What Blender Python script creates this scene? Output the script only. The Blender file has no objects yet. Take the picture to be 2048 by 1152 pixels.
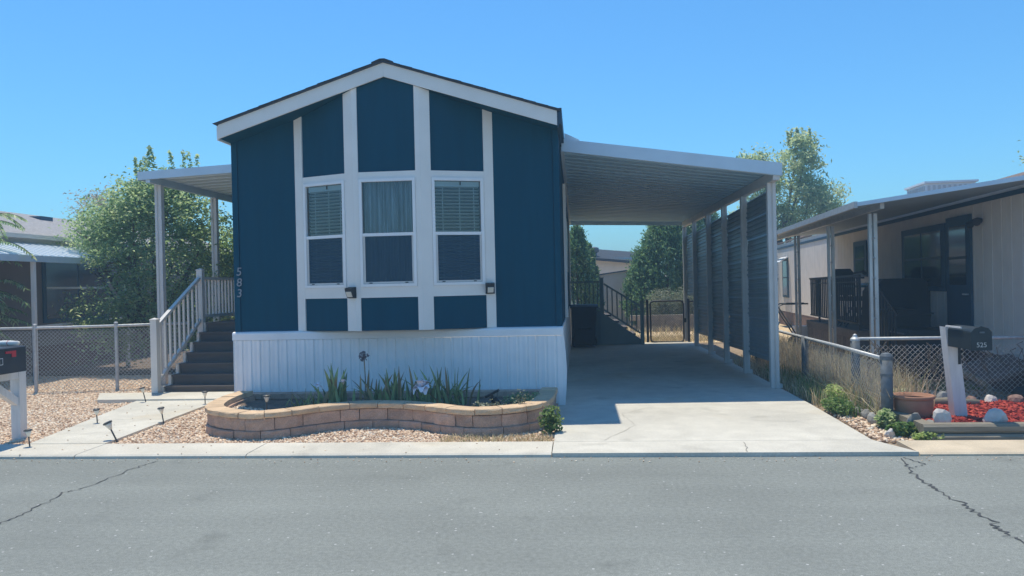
import bpy, math, random
import numpy as np
from mathutils import Vector, Matrix
random.seed(7); RNG = np.random.default_rng(7)
R = math.radians
sc = bpy.context.scene
COL = sc.collection

# ------------------------------------------------------------------ camera, sky, sun, exposure
FPX = 1540.0; YAW = R(4.9); PITCH = R(-0.25); ROLL = R(1.3); CAMH = 1.5
cam_d = bpy.data.cameras.new('camera'); cam = bpy.data.objects.new('camera', cam_d); COL.objects.link(cam)
cam_d.sensor_width = 36.0; cam_d.lens = 36.0 * FPX / 2048.0; cam_d.clip_start = 0.05; cam_d.clip_end = 2000.0
_F = Vector((-math.sin(YAW) * math.cos(PITCH), math.cos(YAW) * math.cos(PITCH), math.sin(PITCH)))
_R0 = Vector((math.cos(YAW), math.sin(YAW), 0)); _U0 = _R0.cross(_F)
_Rr = _R0 * math.cos(ROLL) - _U0 * math.sin(ROLL); _U = _U0 * math.cos(ROLL) + _R0 * math.sin(ROLL)
cam.matrix_world = Matrix(((_Rr.x, _U.x, -_F.x, 0), (_Rr.y, _U.y, -_F.y, 0), (_Rr.z, _U.z, -_F.z, CAMH), (0, 0, 0, 1)))
sc.camera = cam
SA, SB = 0.16, 0.27                                    # shadow shift per metre of height: +x, -y
world = bpy.data.worlds.new('World'); sc.world = world; world.use_nodes = True
_nt = world.node_tree; _bg = _nt.nodes['Background']
sky = _nt.nodes.new('ShaderNodeTexSky'); sky.sky_type = 'NISHITA'; sky.sun_disc = False
sky.sun_elevation = math.atan(1 / math.hypot(SA, SB)); sky.sun_rotation = math.atan2(-SA, SB)
sky.altitude = 1500; sky.air_density = 1.6; sky.dust_density = 0.2; sky.ozone_density = 6.0
_tint = _nt.nodes.new('ShaderNodeVectorMath'); _tint.operation = 'MULTIPLY'; _tint.inputs[1].default_value = (0.39, 0.71, 0.90)   # the photo's cool grade of the whole sky
_nt.links.new(sky.outputs[0], _tint.inputs[0]); _nt.links.new(_tint.outputs[0], _bg.inputs[0]); _bg.inputs[1].default_value = 0.105
sun_d = bpy.data.lights.new('sun', 'SUN'); sun = bpy.data.objects.new('sun', sun_d); COL.objects.link(sun)
sun_d.energy = 2.6; sun_d.angle = R(0.53); sun_d.color = (1.0, 0.92, 0.76)
sun.rotation_euler = Vector((SA, -SB, -1)).to_track_quat('-Z', 'Y').to_euler()
sc.view_settings.view_transform = 'Standard'; sc.view_settings.look = 'None'
sc.view_settings.exposure = 0.78; sc.view_settings.gamma = 1.0; sc.view_settings.use_curve_mapping = False
sc.render.engine = 'CYCLES'; sc.cycles.use_denoising = True; sc.cycles.max_bounces = 8
sc.cycles.transparent_max_bounces = 16

# ------------------------------------------------------------------ materials
def newmat(name):
    m = bpy.data.materials.new(name); m.use_nodes = True
    nt = m.node_tree; return m, nt, nt.nodes['Principled BSDF'], nt.nodes['Material Output']

def mat(name, col, rough=0.7, var=0.12, scale=6.0, bump=0.0, bscale=60.0, metal=0.0, spec=0.4, rnd=0.0, stretch=(1, 1, 1), fine=0.0, fscale=150.0):
    """procedural principled: base colour varied by two noises, bump by a third; rnd = per-object value shift"""
    m, nt, p, out = newmat(name); N = nt.nodes.new; L = nt.links.new
    tc = N('ShaderNodeTexCoord'); mp = N('ShaderNodeMapping'); mp.inputs['Scale'].default_value = stretch
    L(tc.outputs['Object'], mp.inputs['Vector'])
    no = N('ShaderNodeTexNoise'); no.inputs['Scale'].default_value = scale; no.inputs['Detail'].default_value = 5
    L(mp.outputs[0], no.inputs['Vector'])
    mr = N('ShaderNodeMapRange'); mr.inputs['From Min'].default_value = 0.3; mr.inputs['From Max'].default_value = 0.7
    mr.inputs['To Min'].default_value = 1 - var; mr.inputs['To Max'].default_value = 1 + var
    L(no.outputs['Fac'], mr.inputs['Value']); val = mr.outputs[0]
    if fine:
        n2 = N('ShaderNodeTexNoise'); n2.inputs['Scale'].default_value = fscale; n2.inputs['Detail'].default_value = 2
        L(mp.outputs[0], n2.inputs['Vector'])
        m2 = N('ShaderNodeMapRange'); m2.inputs['From Min'].default_value = 0.3; m2.inputs['From Max'].default_value = 0.7
        m2.inputs['To Min'].default_value = 1 - fine; m2.inputs['To Max'].default_value = 1 + fine
        L(n2.outputs['Fac'], m2.inputs['Value'])
        mu = N('ShaderNodeMath'); mu.operation = 'MULTIPLY'; L(val, mu.inputs[0]); L(m2.outputs[0], mu.inputs[1]); val = mu.outputs[0]
    if rnd:
        oi = N('ShaderNodeObjectInfo'); m3 = N('ShaderNodeMapRange')
        m3.inputs['To Min'].default_value = 1 - rnd; m3.inputs['To Max'].default_value = 1 + rnd
        L(oi.outputs['Random'], m3.inputs['Value'])
        mu = N('ShaderNodeMath'); mu.operation = 'MULTIPLY'; L(val, mu.inputs[0]); L(m3.outputs[0], mu.inputs[1]); val = mu.outputs[0]
    vm = N('ShaderNodeVectorMath'); vm.operation = 'SCALE'; vm.inputs[0].default_value = col
    L(val, vm.inputs['Scale']); L(vm.outputs[0], p.inputs['Base Color'])
    p.inputs['Roughness'].default_value = rough; p.inputs['Metallic'].default_value = metal
    p.inputs['Specular IOR Level'].default_value = spec
    if bump:
        nb = N('ShaderNodeTexNoise'); nb.inputs['Scale'].default_value = bscale; nb.inputs['Detail'].default_value = 4
        L(mp.outputs[0], nb.inputs['Vector'])
        b = N('ShaderNodeBump'); b.inputs['Strength'].default_value = bump; b.inputs['Distance'].default_value = 0.01
        L(nb.outputs['Fac'], b.inputs['Height']); L(b.outputs[0], p.inputs['Normal'])
    return m

def ramp_mat(name, stops, rough=0.8, trans=0.0, spec=0.3, bump=0.0):
    """colour of each piece read from its own random number (face attribute rnd)"""
    m, nt, p, out = newmat(name); N = nt.nodes.new; L = nt.links.new
    at = N('ShaderNodeAttribute'); at.attribute_name = 'rnd'
    cr = N('ShaderNodeValToRGB'); e = cr.color_ramp.elements
    while len(e) < len(stops): e.new(0.5)
    for i, (pos, c) in enumerate(stops): e[i].position = pos; e[i].color = (*c, 1)
    L(at.outputs['Fac'], cr.inputs[0]); L(cr.outputs[0], p.inputs['Base Color'])
    p.inputs['Roughness'].default_value = rough; p.inputs['Specular IOR Level'].default_value = spec
    if bump:
        tc = N('ShaderNodeTexCoord'); nb = N('ShaderNodeTexNoise'); nb.inputs['Scale'].default_value = 180
        L(tc.outputs['Object'], nb.inputs['Vector']); b = N('ShaderNodeBump'); b.inputs['Strength'].default_value = bump; b.inputs['Distance'].default_value = 0.004
        L(nb.outputs['Fac'], b.inputs['Height']); L(b.outputs[0], p.inputs['Normal'])
    if trans:
        t = N('ShaderNodeBsdfTranslucent'); mx = N('ShaderNodeMixShader'); mx.inputs[0].default_value = trans
        L(cr.outputs[0], t.inputs['Color']); L(p.outputs[0], mx.inputs[1]); L(t.outputs[0], mx.inputs[2]); L(mx.outputs[0], out.inputs['Surface'])
    return m

def glass_mat(name, tint, refl=1.0):
    """thin pane: fresnel mix of clear and mirror"""
    m, nt, p, out = newmat(name); N = nt.nodes.new; L = nt.links.new
    fr = N('ShaderNodeFresnel'); fr.inputs['IOR'].default_value = 1.6
    mu = N('ShaderNodeMath'); mu.operation = 'MULTIPLY'; mu.inputs[1].default_value = refl; mu.use_clamp = True; L(fr.outputs[0], mu.inputs[0])
    tr = N('ShaderNodeBsdfTransparent'); tr.inputs[0].default_value = (*tint, 1)
    gl = N('ShaderNodeBsdfGlossy'); gl.inputs['Roughness'].default_value = 0.02
    tc = N('ShaderNodeTexCoord'); no = N('ShaderNodeTexNoise'); no.inputs['Scale'].default_value = 3.0
    b = N('ShaderNodeBump'); b.inputs['Strength'].default_value = 0.06; b.inputs['Distance'].default_value = 0.02
    L(tc.outputs['Object'], no.inputs['Vector']); L(no.outputs['Fac'], b.inputs['Height']); L(b.outputs[0], gl.inputs['Normal'])
    mx = N('ShaderNodeMixShader'); L(mu.outputs[0], mx.inputs[0]); L(tr.outputs[0], mx.inputs[1]); L(gl.outputs[0], mx.inputs[2]); L(mx.outputs[0], out.inputs['Surface'])
    return m

def asphalt_mat():
    m, nt, p, out = newmat('asphalt'); N = nt.nodes.new; L = nt.links.new
    tc = N('ShaderNodeTexCoord')
    def noise(scale, stretch=(1, 1, 1), det=4):
        mp = N('ShaderNodeMapping'); mp.inputs['Scale'].default_value = stretch; L(tc.outputs['Object'], mp.inputs['Vector'])
        n = N('ShaderNodeTexNoise'); n.inputs['Scale'].default_value = scale; n.inputs['Detail'].default_value = det; L(mp.outputs[0], n.inputs['Vector']); return n.outputs['Fac']
    def rng(v, a, b, f0=0.3, f1=0.7):
        r = N('ShaderNodeMapRange'); r.inputs['From Min'].default_value = f0; r.inputs['From Max'].default_value = f1
        r.inputs['To Min'].default_value = a; r.inputs['To Max'].default_value = b; L(v, r.inputs['Value']); return r.outputs[0]
    def mul(a, b):
        x = N('ShaderNodeMath'); x.operation = 'MULTIPLY'; L(a, x.inputs[0]); L(b, x.inputs[1]); return x.outputs[0]
    streak = rng(noise(1.6, (0.12, 1.5, 1)), 0.93, 1.07)
    patch = rng(noise(0.7), 0.90, 1.09)
    oil = rng(noise(1.9, det=5), 1.0, 0.80, 0.62, 0.74)
    grit = rng(noise(150, det=2), 0.74, 1.28)
    mid = rng(noise(34, det=3), 0.86, 1.14)
    v = mul(mul(mul(mul(streak, patch), grit), mid), oil)
    vo = N('ShaderNodeTexVoronoi'); vo.inputs['Scale'].default_value = 18; L(tc.outputs['Object'], vo.inputs['Vector'])
    spk = rng(vo.outputs['Distance'], 1.0, 0.0, 0.10, 0.16)
    sel = N('ShaderNodeMath'); sel.operation = 'GREATER_THAN'; sel.inputs[1].default_value = 0.80
    sx = N('ShaderNodeSeparateColor'); L(vo.outputs['Color'], sx.inputs[0]); L(sx.outputs[0], sel.inputs[0])
    spk = mul(spk, sel.outputs[0])
    vm = N('ShaderNodeVectorMath'); vm.operation = 'SCALE'; vm.inputs[0].default_value = (0.225, 0.238, 0.215); L(v, vm.inputs['Scale'])
    mx = N('ShaderNodeMix'); mx.data_type = 'RGBA'; L(spk, mx.inputs[0]); L(vm.outputs[0], mx.inputs[6]); mx.inputs[7].default_value = (0.50, 0.50, 0.48, 1)
    L(mx.outputs[2], p.inputs['Base Color']); p.inputs['Roughness'].default_value = 0.85; p.inputs['Specular IOR Level'].default_value = 0.35
    b = N('ShaderNodeBump'); b.inputs['Strength'].default_value = 0.35; b.inputs['Distance'].default_value = 0.006
    L(noise(160, det=3), b.inputs['Height']); L(b.outputs[0], p.inputs['Normal'])
    return m

M = {}
M['asphalt'] = asphalt_mat()
M['crack'] = mat('crack_fill', (0.075, 0.077, 0.078), 0.95, 0.3, 20)
def concrete_mat(name, col, seed):
    m, nt, p, out = newmat(name); N = nt.nodes.new; L = nt.links.new
    tc = N('ShaderNodeTexCoord'); mp = N('ShaderNodeMapping'); mp.inputs['Location'].default_value = (seed, seed * .7, 0); L(tc.outputs['Object'], mp.inputs['Vector'])
    def no(scale, det, a, b, f0=.3, f1=.7):
        n = N('ShaderNodeTexNoise'); n.inputs['Scale'].default_value = scale; n.inputs['Detail'].default_value = det; L(mp.outputs[0], n.inputs['Vector'])
        r = N('ShaderNodeMapRange'); r.inputs['From Min'].default_value = f0; r.inputs['From Max'].default_value = f1; r.inputs['To Min'].default_value = a; r.inputs['To Max'].default_value = b; L(n.outputs['Fac'], r.inputs['Value']); return r.outputs[0]
    def mul(a, b):
        x = N('ShaderNodeMath'); x.operation = 'MULTIPLY'; L(a, x.inputs[0]); L(b, x.inputs[1]); return x.outputs[0]
    v = mul(mul(no(.8, 6, .84, 1.08), no(5, 5, .93, 1.06)), no(60, 2, .92, 1.07))
    v = mul(v, no(2.3, 7, 1.0, .80, .60, .74))                                   # darker drips and scuffs
    vm = N('ShaderNodeVectorMath'); vm.operation = 'SCALE'; vm.inputs[0].default_value = col; L(v, vm.inputs['Scale'])
    mx = N('ShaderNodeMix'); mx.data_type = 'RGBA'; L(no(.9, 4, 0, .38, .58, .75), mx.inputs[0]); L(vm.outputs[0], mx.inputs[6]); mx.inputs[7].default_value = (0.60, 0.46, 0.26, 1)
    L(mx.outputs[2], p.inputs['Base Color']); p.inputs['Roughness'].default_value = .88; p.inputs['Specular IOR Level'].default_value = .3
    b = N('ShaderNodeBump'); b.inputs['Strength'].default_value = .3; b.inputs['Distance'].default_value = .006; n = N('ShaderNodeTexNoise'); n.inputs['Scale'].default_value = 80; L(mp.outputs[0], n.inputs['Vector']); L(n.outputs['Fac'], b.inputs['Height']); L(b.outputs[0], p.inputs['Normal'])
    return m
M['concrete'] = concrete_mat('concrete', (0.635, 0.60, 0.51), 3.1)
M['concrete_kerb'] = concrete_mat('kerb_concrete', (0.66, 0.615, 0.515), 11.3)
M['concrete_old'] = mat('old_kerb_concrete', (0.60, 0.50, 0.36), 0.9, 0.15, 3, 0.3, 90, fine=0.08, fscale=80)
M['earth'] = mat('dry_earth', (0.33, 0.25, 0.17), 0.95, 0.2, 1.2, 0.5, 30, fine=0.25, fscale=40)
M['yellowearth'] = mat('straw_yellow_earth', (0.62, 0.47, 0.28), 0.95, 0.2, 2.0, 0.5, 30, fine=0.25, fscale=25)
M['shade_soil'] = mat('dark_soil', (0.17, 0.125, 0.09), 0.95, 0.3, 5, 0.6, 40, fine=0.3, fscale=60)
M['gravelbase'] = mat('gravel_bed', (0.46, 0.32, 0.23), 0.95, 0.2, 10, 0.6, 60, fine=0.3, fscale=60)
M['siding'] = mat('navy_siding', (0.001, 0.062, 0.104), 0.7, 0.07, 2, 0.15, 40, spec=0.12, stretch=(6, 6, 0.5))
M['trim'] = mat('offwhite_trim', (0.84, 0.82, 0.77), 0.6, 0.04, 3, 0.06, 60)
M['vinyl'] = mat('white_vinyl', (0.87, 0.87, 0.86), 0.4, 0.03, 4)
M['skirt'] = mat('white_skirting', (0.88, 0.88, 0.87), 0.5, 0.05, 3, spec=0.4)
M['shingle'] = mat('dark_shingle', (0.05, 0.06, 0.075), 0.95, 0.25, 12, 0.5, 80, rnd=0.2)
M['alum'] = mat('shade_blue_aluminium', (0.60, 0.74, 0.83), 0.45, 0.05, 3, spec=0.45, rnd=0.03)  # neutral off-white paint with the blue of the shadows put into its colour
M['pan'] = mat('shade_tinted_roof_pan', (0.40, 0.60, 0.72), 0.5, 0.05, 3, rnd=0.06)  # darker aluminium for the carport ceiling, its shade put into the colour
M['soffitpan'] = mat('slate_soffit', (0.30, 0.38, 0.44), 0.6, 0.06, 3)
M['alumpost'] = mat('greige_aluminium', (0.66, 0.64, 0.60), 0.5, 0.06, 4)
M['steelpanel'] = mat('slate_panel', (0.20, 0.27, 0.30), 0.38, 0.10, 2.5, spec=0.5, rnd=0.12)
M['rail'] = mat('greige_vinyl', (0.72, 0.685, 0.63), 0.5, 0.04, 4)
M['tread'] = mat('brown_composite', (0.115, 0.092, 0.08), 0.7, 0.14, 3, 0.15, 50, stretch=(1, 8, 8), rnd=0.1)
M['stairside'] = mat('slate_plywood', (0.24, 0.32, 0.33), 0.7, 0.08, 3)
M['block'] = mat('tan_concrete_block', (0.50, 0.34, 0.25), 0.95, 0.16, 9, 0.7, 70, rnd=0.13, fine=0.16, fscale=90)
M['cap'] = mat('buff_cap_stone', (0.64, 0.46, 0.29), 0.95, 0.15, 7, 0.6, 80, rnd=0.10, fine=0.12, fscale=100)
M['galv'] = mat('galvanised_steel', (0.52, 0.53, 0.52), 0.5, 0.15, 20, metal=0.25)
M['galvold'] = mat('weathered_steel', (0.13, 0.15, 0.165), 0.6, 0.2, 20, metal=0.1)
M['galvdigit'] = mat('brushed_nickel', (0.28, 0.31, 0.34), 0.5, 0.05, 5)
M['wire'] = mat('fence_wire', (0.50, 0.52, 0.52), 0.5, 0.1, 10, metal=0.1)
M['wirerust'] = mat('rusty_fence_wire', (0.55, 0.52, 0.47), 0.7, 0.2, 20)
M['black'] = mat('black_plastic', (0.018, 0.02, 0.022), 0.5, 0.15, 6)
M['blackmetal'] = mat('black_metal', (0.03, 0.033, 0.036), 0.5, 0.2, 10)
M['boxblack'] = mat('charcoal_mailbox', (0.032, 0.038, 0.045), 0.42, 0.15, 8)
M['boxnavy'] = mat('dark_teal_mailbox', (0.02, 0.03, 0.036), 0.45, 0.15, 8)
M['whitepaint'] = mat('white_painted_wood', (0.70, 0.68, 0.66), 0.65, 0.08, 6, 0.15, 60, stretch=(4, 4, 0.7))
M['red'] = mat('red_plastic', (0.55, 0.04, 0.05), 0.4, 0.05, 5)
M['white'] = mat('white_lettering', (0.85, 0.85, 0.85), 0.5, 0.02, 5)
M['paper'] = mat('rolled_paper', (0.78, 0.76, 0.70), 0.8, 0.08, 20)
M['lampglass'] = mat('frosted_lamp_lens', (0.72, 0.70, 0.62), 0.25, 0.06, 20)
M['lampdark'] = mat('dark_lamp_cap', (0.07, 0.07, 0.065), 0.4, 0.2, 20)
M['blind'] = mat('cream_blind', (0.80, 0.82, 0.78), 0.6, 0.04, 4)
M['curtain'] = mat('pale_curtain', (0.42, 0.47, 0.50), 0.9, 0.4, 7, stretch=(3, 3, 0.25))
def screen_mat():
    m, nt, p, out = newmat('insect_screen'); t = nt.nodes.new('ShaderNodeBsdfTransparent'); d = nt.nodes.new('ShaderNodeBsdfDiffuse'); d.inputs[0].default_value = (0.05, 0.11, 0.16, 1)
    x = nt.nodes.new('ShaderNodeMixShader'); x.inputs[0].default_value = 0.5; nt.links.new(t.outputs[0], x.inputs[1]); nt.links.new(d.outputs[0], x.inputs[2]); nt.links.new(x.outputs[0], out.inputs['Surface']); return m
M['screen'] = screen_mat()
M['glass'] = glass_mat('window_pane', (0.80, 0.90, 0.94), 1.8)
M['room'] = mat('room_wall', (0.10, 0.11, 0.12), 0.9, 0.1, 2)
M['darkglass'] = mat('dark_pane', (0.012, 0.022, 0.03), 0.08, 0.1, 2, spec=0.6)
M['cream'] = mat('cream_siding', (0.70, 0.64, 0.58), 0.7, 0.06, 3, 0.05, 40)
M['taupe'] = mat('taupe_siding', (0.25, 0.20, 0.175), 0.75, 0.08, 3)
M['brown'] = mat('brown_skirting', (0.17, 0.10, 0.075), 0.8, 0.1, 3)
M['greyshingle'] = mat('pale_grey_shingle', (0.34, 0.325, 0.315), 0.95, 0.15, 14, 0.4, 60, fine=0.2, fscale=30)
M['brownshingle'] = mat('brown_shingle', (0.20, 0.15, 0.125), 0.95, 0.2, 12, 0.4, 60, rnd=0.1)
M['bluetrim'] = mat('blue_grey_trim', (0.03, 0.075, 0.12), 0.6, 0.1, 4)
M['deckwood'] = mat('grey_deck_wood', (0.21, 0.165, 0.125), 0.9, 0.2, 4, 0.3, 40, stretch=(1, 6, 6), rnd=0.15)
M['timber'] = mat('weathered_timber', (0.27, 0.235, 0.175), 0.9, 0.25, 5, 0.5, 50, stretch=(0.6, 7, 7), rnd=0.1)
M['terracotta'] = mat('terracotta', (0.38, 0.19, 0.115), 0.8, 0.15, 8, 0.1, 60)
M['gourd'] = mat('pale_green_skin', (0.42, 0.50, 0.30), 0.6, 0.12, 8)
M['whiterock'] = mat('white_quartz', (0.66, 0.60, 0.54), 0.85, 0.15, 9, 0.5, 30)
M['greyrock'] = mat('grey_stone', (0.30, 0.29, 0.26), 0.9, 0.2, 9, 0.5, 30, rnd=0.25)
M['brownrock'] = mat('brown_stone', (0.24, 0.15, 0.12), 0.9, 0.25, 12, 0.5, 30, rnd=0.3)
M['bark'] = mat('bark', (0.16, 0.12, 0.09), 0.95, 0.25, 12, 0.6, 40, stretch=(3, 3, 0.6))
M['metal_lt'] = mat('bare_aluminium', (0.60, 0.62, 0.63), 0.35, 0.1, 6, metal=0.5)
M['blockwall'] = mat('grey_block', (0.30, 0.27, 0.23), 0.95, 0.2, 6, 0.5, 60, rnd=0.12)
M['gravel'] = ramp_mat('pink_tan_gravel', [(0, (0.36, 0.23, 0.15)), (0.2, (0.62, 0.43, 0.28)), (0.5, (0.80, 0.59, 0.41)), (0.8, (0.86, 0.69, 0.50)), (1, (0.90, 0.82, 0.66))], 0.9, bump=0.3)
M['mulch'] = ramp_mat('red_mulch', [(0, (0.13, 0.012, 0.01)), (0.5, (0.36, 0.04, 0.03)), (1, (0.56, 0.10, 0.065))], 0.9)
M['leafA'] = ramp_mat('mid_green_leaf', [(0, (0.20, 0.32, 0.13)), (0.6, (0.42, 0.55, 0.26)), (1, (0.66, 0.72, 0.42))], 0.4, 0.66)
M['leafB'] = ramp_mat('bright_green_leaf', [(0, (0.28, 0.42, 0.13)), (0.6, (0.50, 0.63, 0.24)), (1, (0.72, 0.72, 0.34))], 0.4, 0.66)
M['leafC'] = ramp_mat('dark_evergreen', [(0, (0.10, 0.21, 0.09)), (0.6, (0.20, 0.35, 0.16)), (1, (0.36, 0.50, 0.24))], 0.5, 0.45)
M['leafD'] = ramp_mat('olive_green_leaf', [(0, (0.26, 0.38, 0.18)), (0.5, (0.48, 0.60, 0.31)), (1, (0.72, 0.74, 0.42))], 0.4, 0.66)
M['leafE'] = ramp_mat('silver_green_leaf', [(0, (0.16, 0.19, 0.12)), (0.6, (0.30, 0.33, 0.22)), (1, (0.45, 0.46, 0.33))], 0.7, 0.25)
M['weed'] = ramp_mat('fresh_weed_leaf', [(0, (0.07, 0.15, 0.04)), (0.6, (0.17, 0.28, 0.07)), (1, (0.34, 0.40, 0.15))], 0.55, 0.35)
M['dry'] = ramp_mat('dry_grass', [(0, (0.30, 0.23, 0.13)), (0.5, (0.66, 0.54, 0.33)), (0.88, (0.82, 0.73, 0.50)), (1, (0.32, 0.36, 0.14))], 0.8, 0.45)
M['pale'] = ramp_mat('pale_straw_blossom', [(0, (0.42, 0.36, 0.24)), (1, (0.62, 0.55, 0.40))], 0.8, 0.3)
M['iris'] = mat('iris_leaf', (0.22, 0.29, 0.12), 0.5, 0.3, 5, rnd=0.45, stretch=(2, 2, 1))
M['irisdry'] = mat('browning_iris_leaf', (0.26, 0.20, 0.10), 0.6, 0.25, 5, rnd=0.3)
M['petal'] = mat('pale_pink_petal', (0.90, 0.82, 0.84), 0.6, 0.12, 20)
M['seed'] = mat('dark_seed_head', (0.12, 0.11, 0.13), 0.7, 0.2, 30)
M['teal'] = mat('teal_plastic', (0.03, 0.12, 0.15), 0.5, 0.1, 5)

# ------------------------------------------------------------------ helpers
def root_loc(o):
    v = Vector((0, 0, 0))
    while o is not None: v += Vector(o.location); o = o.parent
    return v

def link(name, me, material, parent=None, local=False, smooth=False):
    o = bpy.data.objects.new(name, me); COL.objects.link(o)
    if material is not None and len(me.materials) == 0: me.materials.append(material)
    if smooth:
        me.polygons.foreach_set('use_smooth', np.ones(len(me.polygons), dtype=bool))
    if parent is not None: o.parent = parent
    return o

class MB:
    def __init__(s): s.v = []; s.f = []
    def add(s, vs, fs, xf=None):
        b = len(s.v)
        s.v += [xf(Vector(p)) if xf else Vector(p) for p in vs]; s.f += [tuple(i + b for i in q) for q in fs]; return s
    def box(s, x0, x1, y0, y1, z0, z1, xf=None):
        return s.add([(x0, y0, z0), (x1, y0, z0), (x1, y1, z0), (x0, y1, z0), (x0, y0, z1), (x1, y0, z1), (x1, y1, z1), (x0, y1, z1)],
                     [(0, 3, 2, 1), (4, 5, 6, 7), (0, 1, 5, 4), (1, 2, 6, 5), (2, 3, 7, 6), (3, 0, 4, 7)], xf)
    def prism(s, poly, axis, a, b, xf=None):
        """poly: 2-D outline in the two other axes (order x,y / x,z / y,z), extruded along axis from a to b"""
        def P(u, w, t): return {'x': (t, u, w), 'y': (u, t, w), 'z': (u, w, t)}[axis]
        n = len(poly); vs = [P(u, w, a) for u, w in poly] + [P(u, w, b) for u, w in poly]
        fs = [tuple(range(n))[::-1], tuple(range(n, 2 * n))] + [(i, (i + 1) % n, (i + 1) % n + n, i + n) for i in range(n)]
        if axis == 'y': fs = [q[::-1] for q in fs]
        return s.add(vs, fs, xf)
    def bar(s, p, q, w, h=None, up=(0, 0, 1)):
        """rectangular bar from p to q, width w, height h"""
        h = h or w; p, q = Vector(p), Vector(q); d = (q - p).normalized(); up = Vector(up)
        if abs(d.dot(up)) > 0.99: up = Vector((0, 1, 0))
        sx = d.cross(up).normalized(); sy = sx.cross(d)
        c = [(-w / 2, -h / 2), (w / 2, -h / 2), (w / 2, h / 2), (-w / 2, h / 2)]
        vs = [p + sx * a + sy * b for a, b in c] + [q + sx * a + sy * b for a, b in c]
        return s.add(vs, [(0, 1, 2, 3)[::-1], (4, 5, 6, 7), (0, 1, 5, 4), (1, 2, 6, 5), (2, 3, 7, 6), (3, 0, 4, 7)])
    def tube(s, pts, r, n=8, caps=True):
        pts = [Vector(p) for p in pts]; rs = r if isinstance(r, (list, tuple)) else [r] * len(pts); b = len(s.v)
        for i, p in enumerate(pts):
            d = (pts[min(i + 1, len(pts) - 1)] - pts[max(i - 1, 0)]).normalized()
            up = Vector((0, 0, 1)) if abs(d.z) < 0.95 else Vector((0, 1, 0))
            sx = d.cross(up).normalized(); sy = sx.cross(d)
            for k in range(n):
                a = 2 * math.pi * k / n; s.v.append(p + (sx * math.cos(a) + sy * math.sin(a)) * rs[i])
        for i in range(len(pts) - 1):
            for k in range(n):
                a, c = b + i * n + k, b + i * n + (k + 1) % n; s.f.append((a, c, c + n, a + n))
        if caps:
            s.f.append(tuple(b + k for k in range(n))[::-1]); e = b + (len(pts) - 1) * n; s.f.append(tuple(e + k for k in range(n)))
        return s
    def lathe(s, prof, n=20, at=(0, 0, 0), xf=None):
        b = len(s.v); at = Vector(at); m = len(prof)
        for r, z in prof:
            for k in range(n):
                a = 2 * math.pi * k / n; p = at + Vector((r * math.cos(a), r * math.sin(a), z)); s.v.append(xf(p) if xf else p)
        for i in range(m - 1):
            for k in range(n):
                a, c = b + i * n + k, b + i * n + (k + 1) % n; s.f.append((a, c, c + n, a + n))
        s.f.append(tuple(b + k for k in range(n))[::-1]); s.f.append(tuple(b + (m - 1) * n + k for k in range(n)))
        return s
    def build(s, name, material, parent=None, local=False, smooth=False):
        off = Vector((0, 0, 0)) if (local or parent is None) else root_loc(parent)
        me = bpy.data.meshes.new(name); me.from_pydata([tuple(p - off) for p in s.v], [], s.f); me.update()
        return link(name, me, material, parent, smooth=smooth)

def tag(o, label=None, cat=None, group=None, kind=None):
    for k, v in (('label', label), ('category', cat), ('group', group), ('kind', kind)):
        if v: o[k] = v
    return o
def thing(name, label, cat, loc=(0, 0, 0), rz=0.0, group=None):
    o = bpy.data.objects.new(name, None); COL.objects.link(o); o.location = loc; o.rotation_euler = (0, 0, rz); o.empty_display_size = 0.2
    return tag(o, label, cat, group)
def struct(o): return tag(o, kind='structure')
def copy_tree(o, parent=None):
    c = o.copy(); COL.objects.link(c); c.parent = parent
    for ch in list(o.children): copy_tree(ch, c)
    return c
def P(name, m, parent, fn, local=False, smooth=False):
    b = MB(); fn(b); return b.build(name, M[m], parent, local, smooth)
def text_mesh(s, size, depth=0.002, shear=0.0):
    cu = bpy.data.curves.new('lettering', 'FONT'); cu.body = s; cu.size = size; cu.extrude = depth; cu.shear = shear; cu.align_x = 'CENTER'; cu.align_y = 'CENTER'
    o = bpy.data.objects.new('lettering', cu); COL.objects.link(o); dg = bpy.context.evaluated_depsgraph_get()
    me = bpy.data.meshes.new_from_object(o.evaluated_get(dg)); bpy.data.objects.remove(o); bpy.data.curves.remove(cu); me.materials.clear(); return me
def np_mesh(name, V, faces_n, Fi, rnd, material, parent=None, smooth=False):
    """big mesh from arrays: V (n,3); Fi (m,k) faces with k corners; rnd (m,) stored per face"""
    me = bpy.data.meshes.new(name); m, k = Fi.shape
    me.vertices.add(len(V)); me.vertices.foreach_set('co', np.ascontiguousarray(V, dtype=np.float32).ravel())
    me.loops.add(m * k); me.loops.foreach_set('vertex_index', np.ascontiguousarray(Fi, dtype=np.int32).ravel())
    me.polygons.add(m); me.polygons.foreach_set('loop_start', np.arange(0, m * k, k, dtype=np.int32))
    me.update(calc_edges=True); me.validate()
    a = me.attributes.new('rnd', 'FLOAT', 'FACE'); a.data.foreach_set('value', rnd.astype(np.float32))
    return link(name, me, material, parent, smooth=smooth)
def in_poly(x, y, poly):
    ins = np.zeros(len(x), bool); n = len(poly)
    for i in range(n):
        x0, y0 = poly[i]; x1, y1 = poly[(i + 1) % n]
        c = ((y0 > y) != (y1 > y)); xi = (x1 - x0) * (y - y0) / ((y1 - y0) if y1 != y0 else 1e-9) + x0
        ins ^= c & (x < xi)
    return ins
def sheet(name, poly, z, m, parent=None):
    b = MB(); b.add([(x, y, z) for x, y in poly], [tuple(range(len(poly)))]); return b.build(name, M[m], parent)
def slab(name, poly, z0, z1, m, parent=None):
    b = MB(); b.prism(poly, 'z', z0, z1); return b.build(name, M[m], parent)

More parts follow.
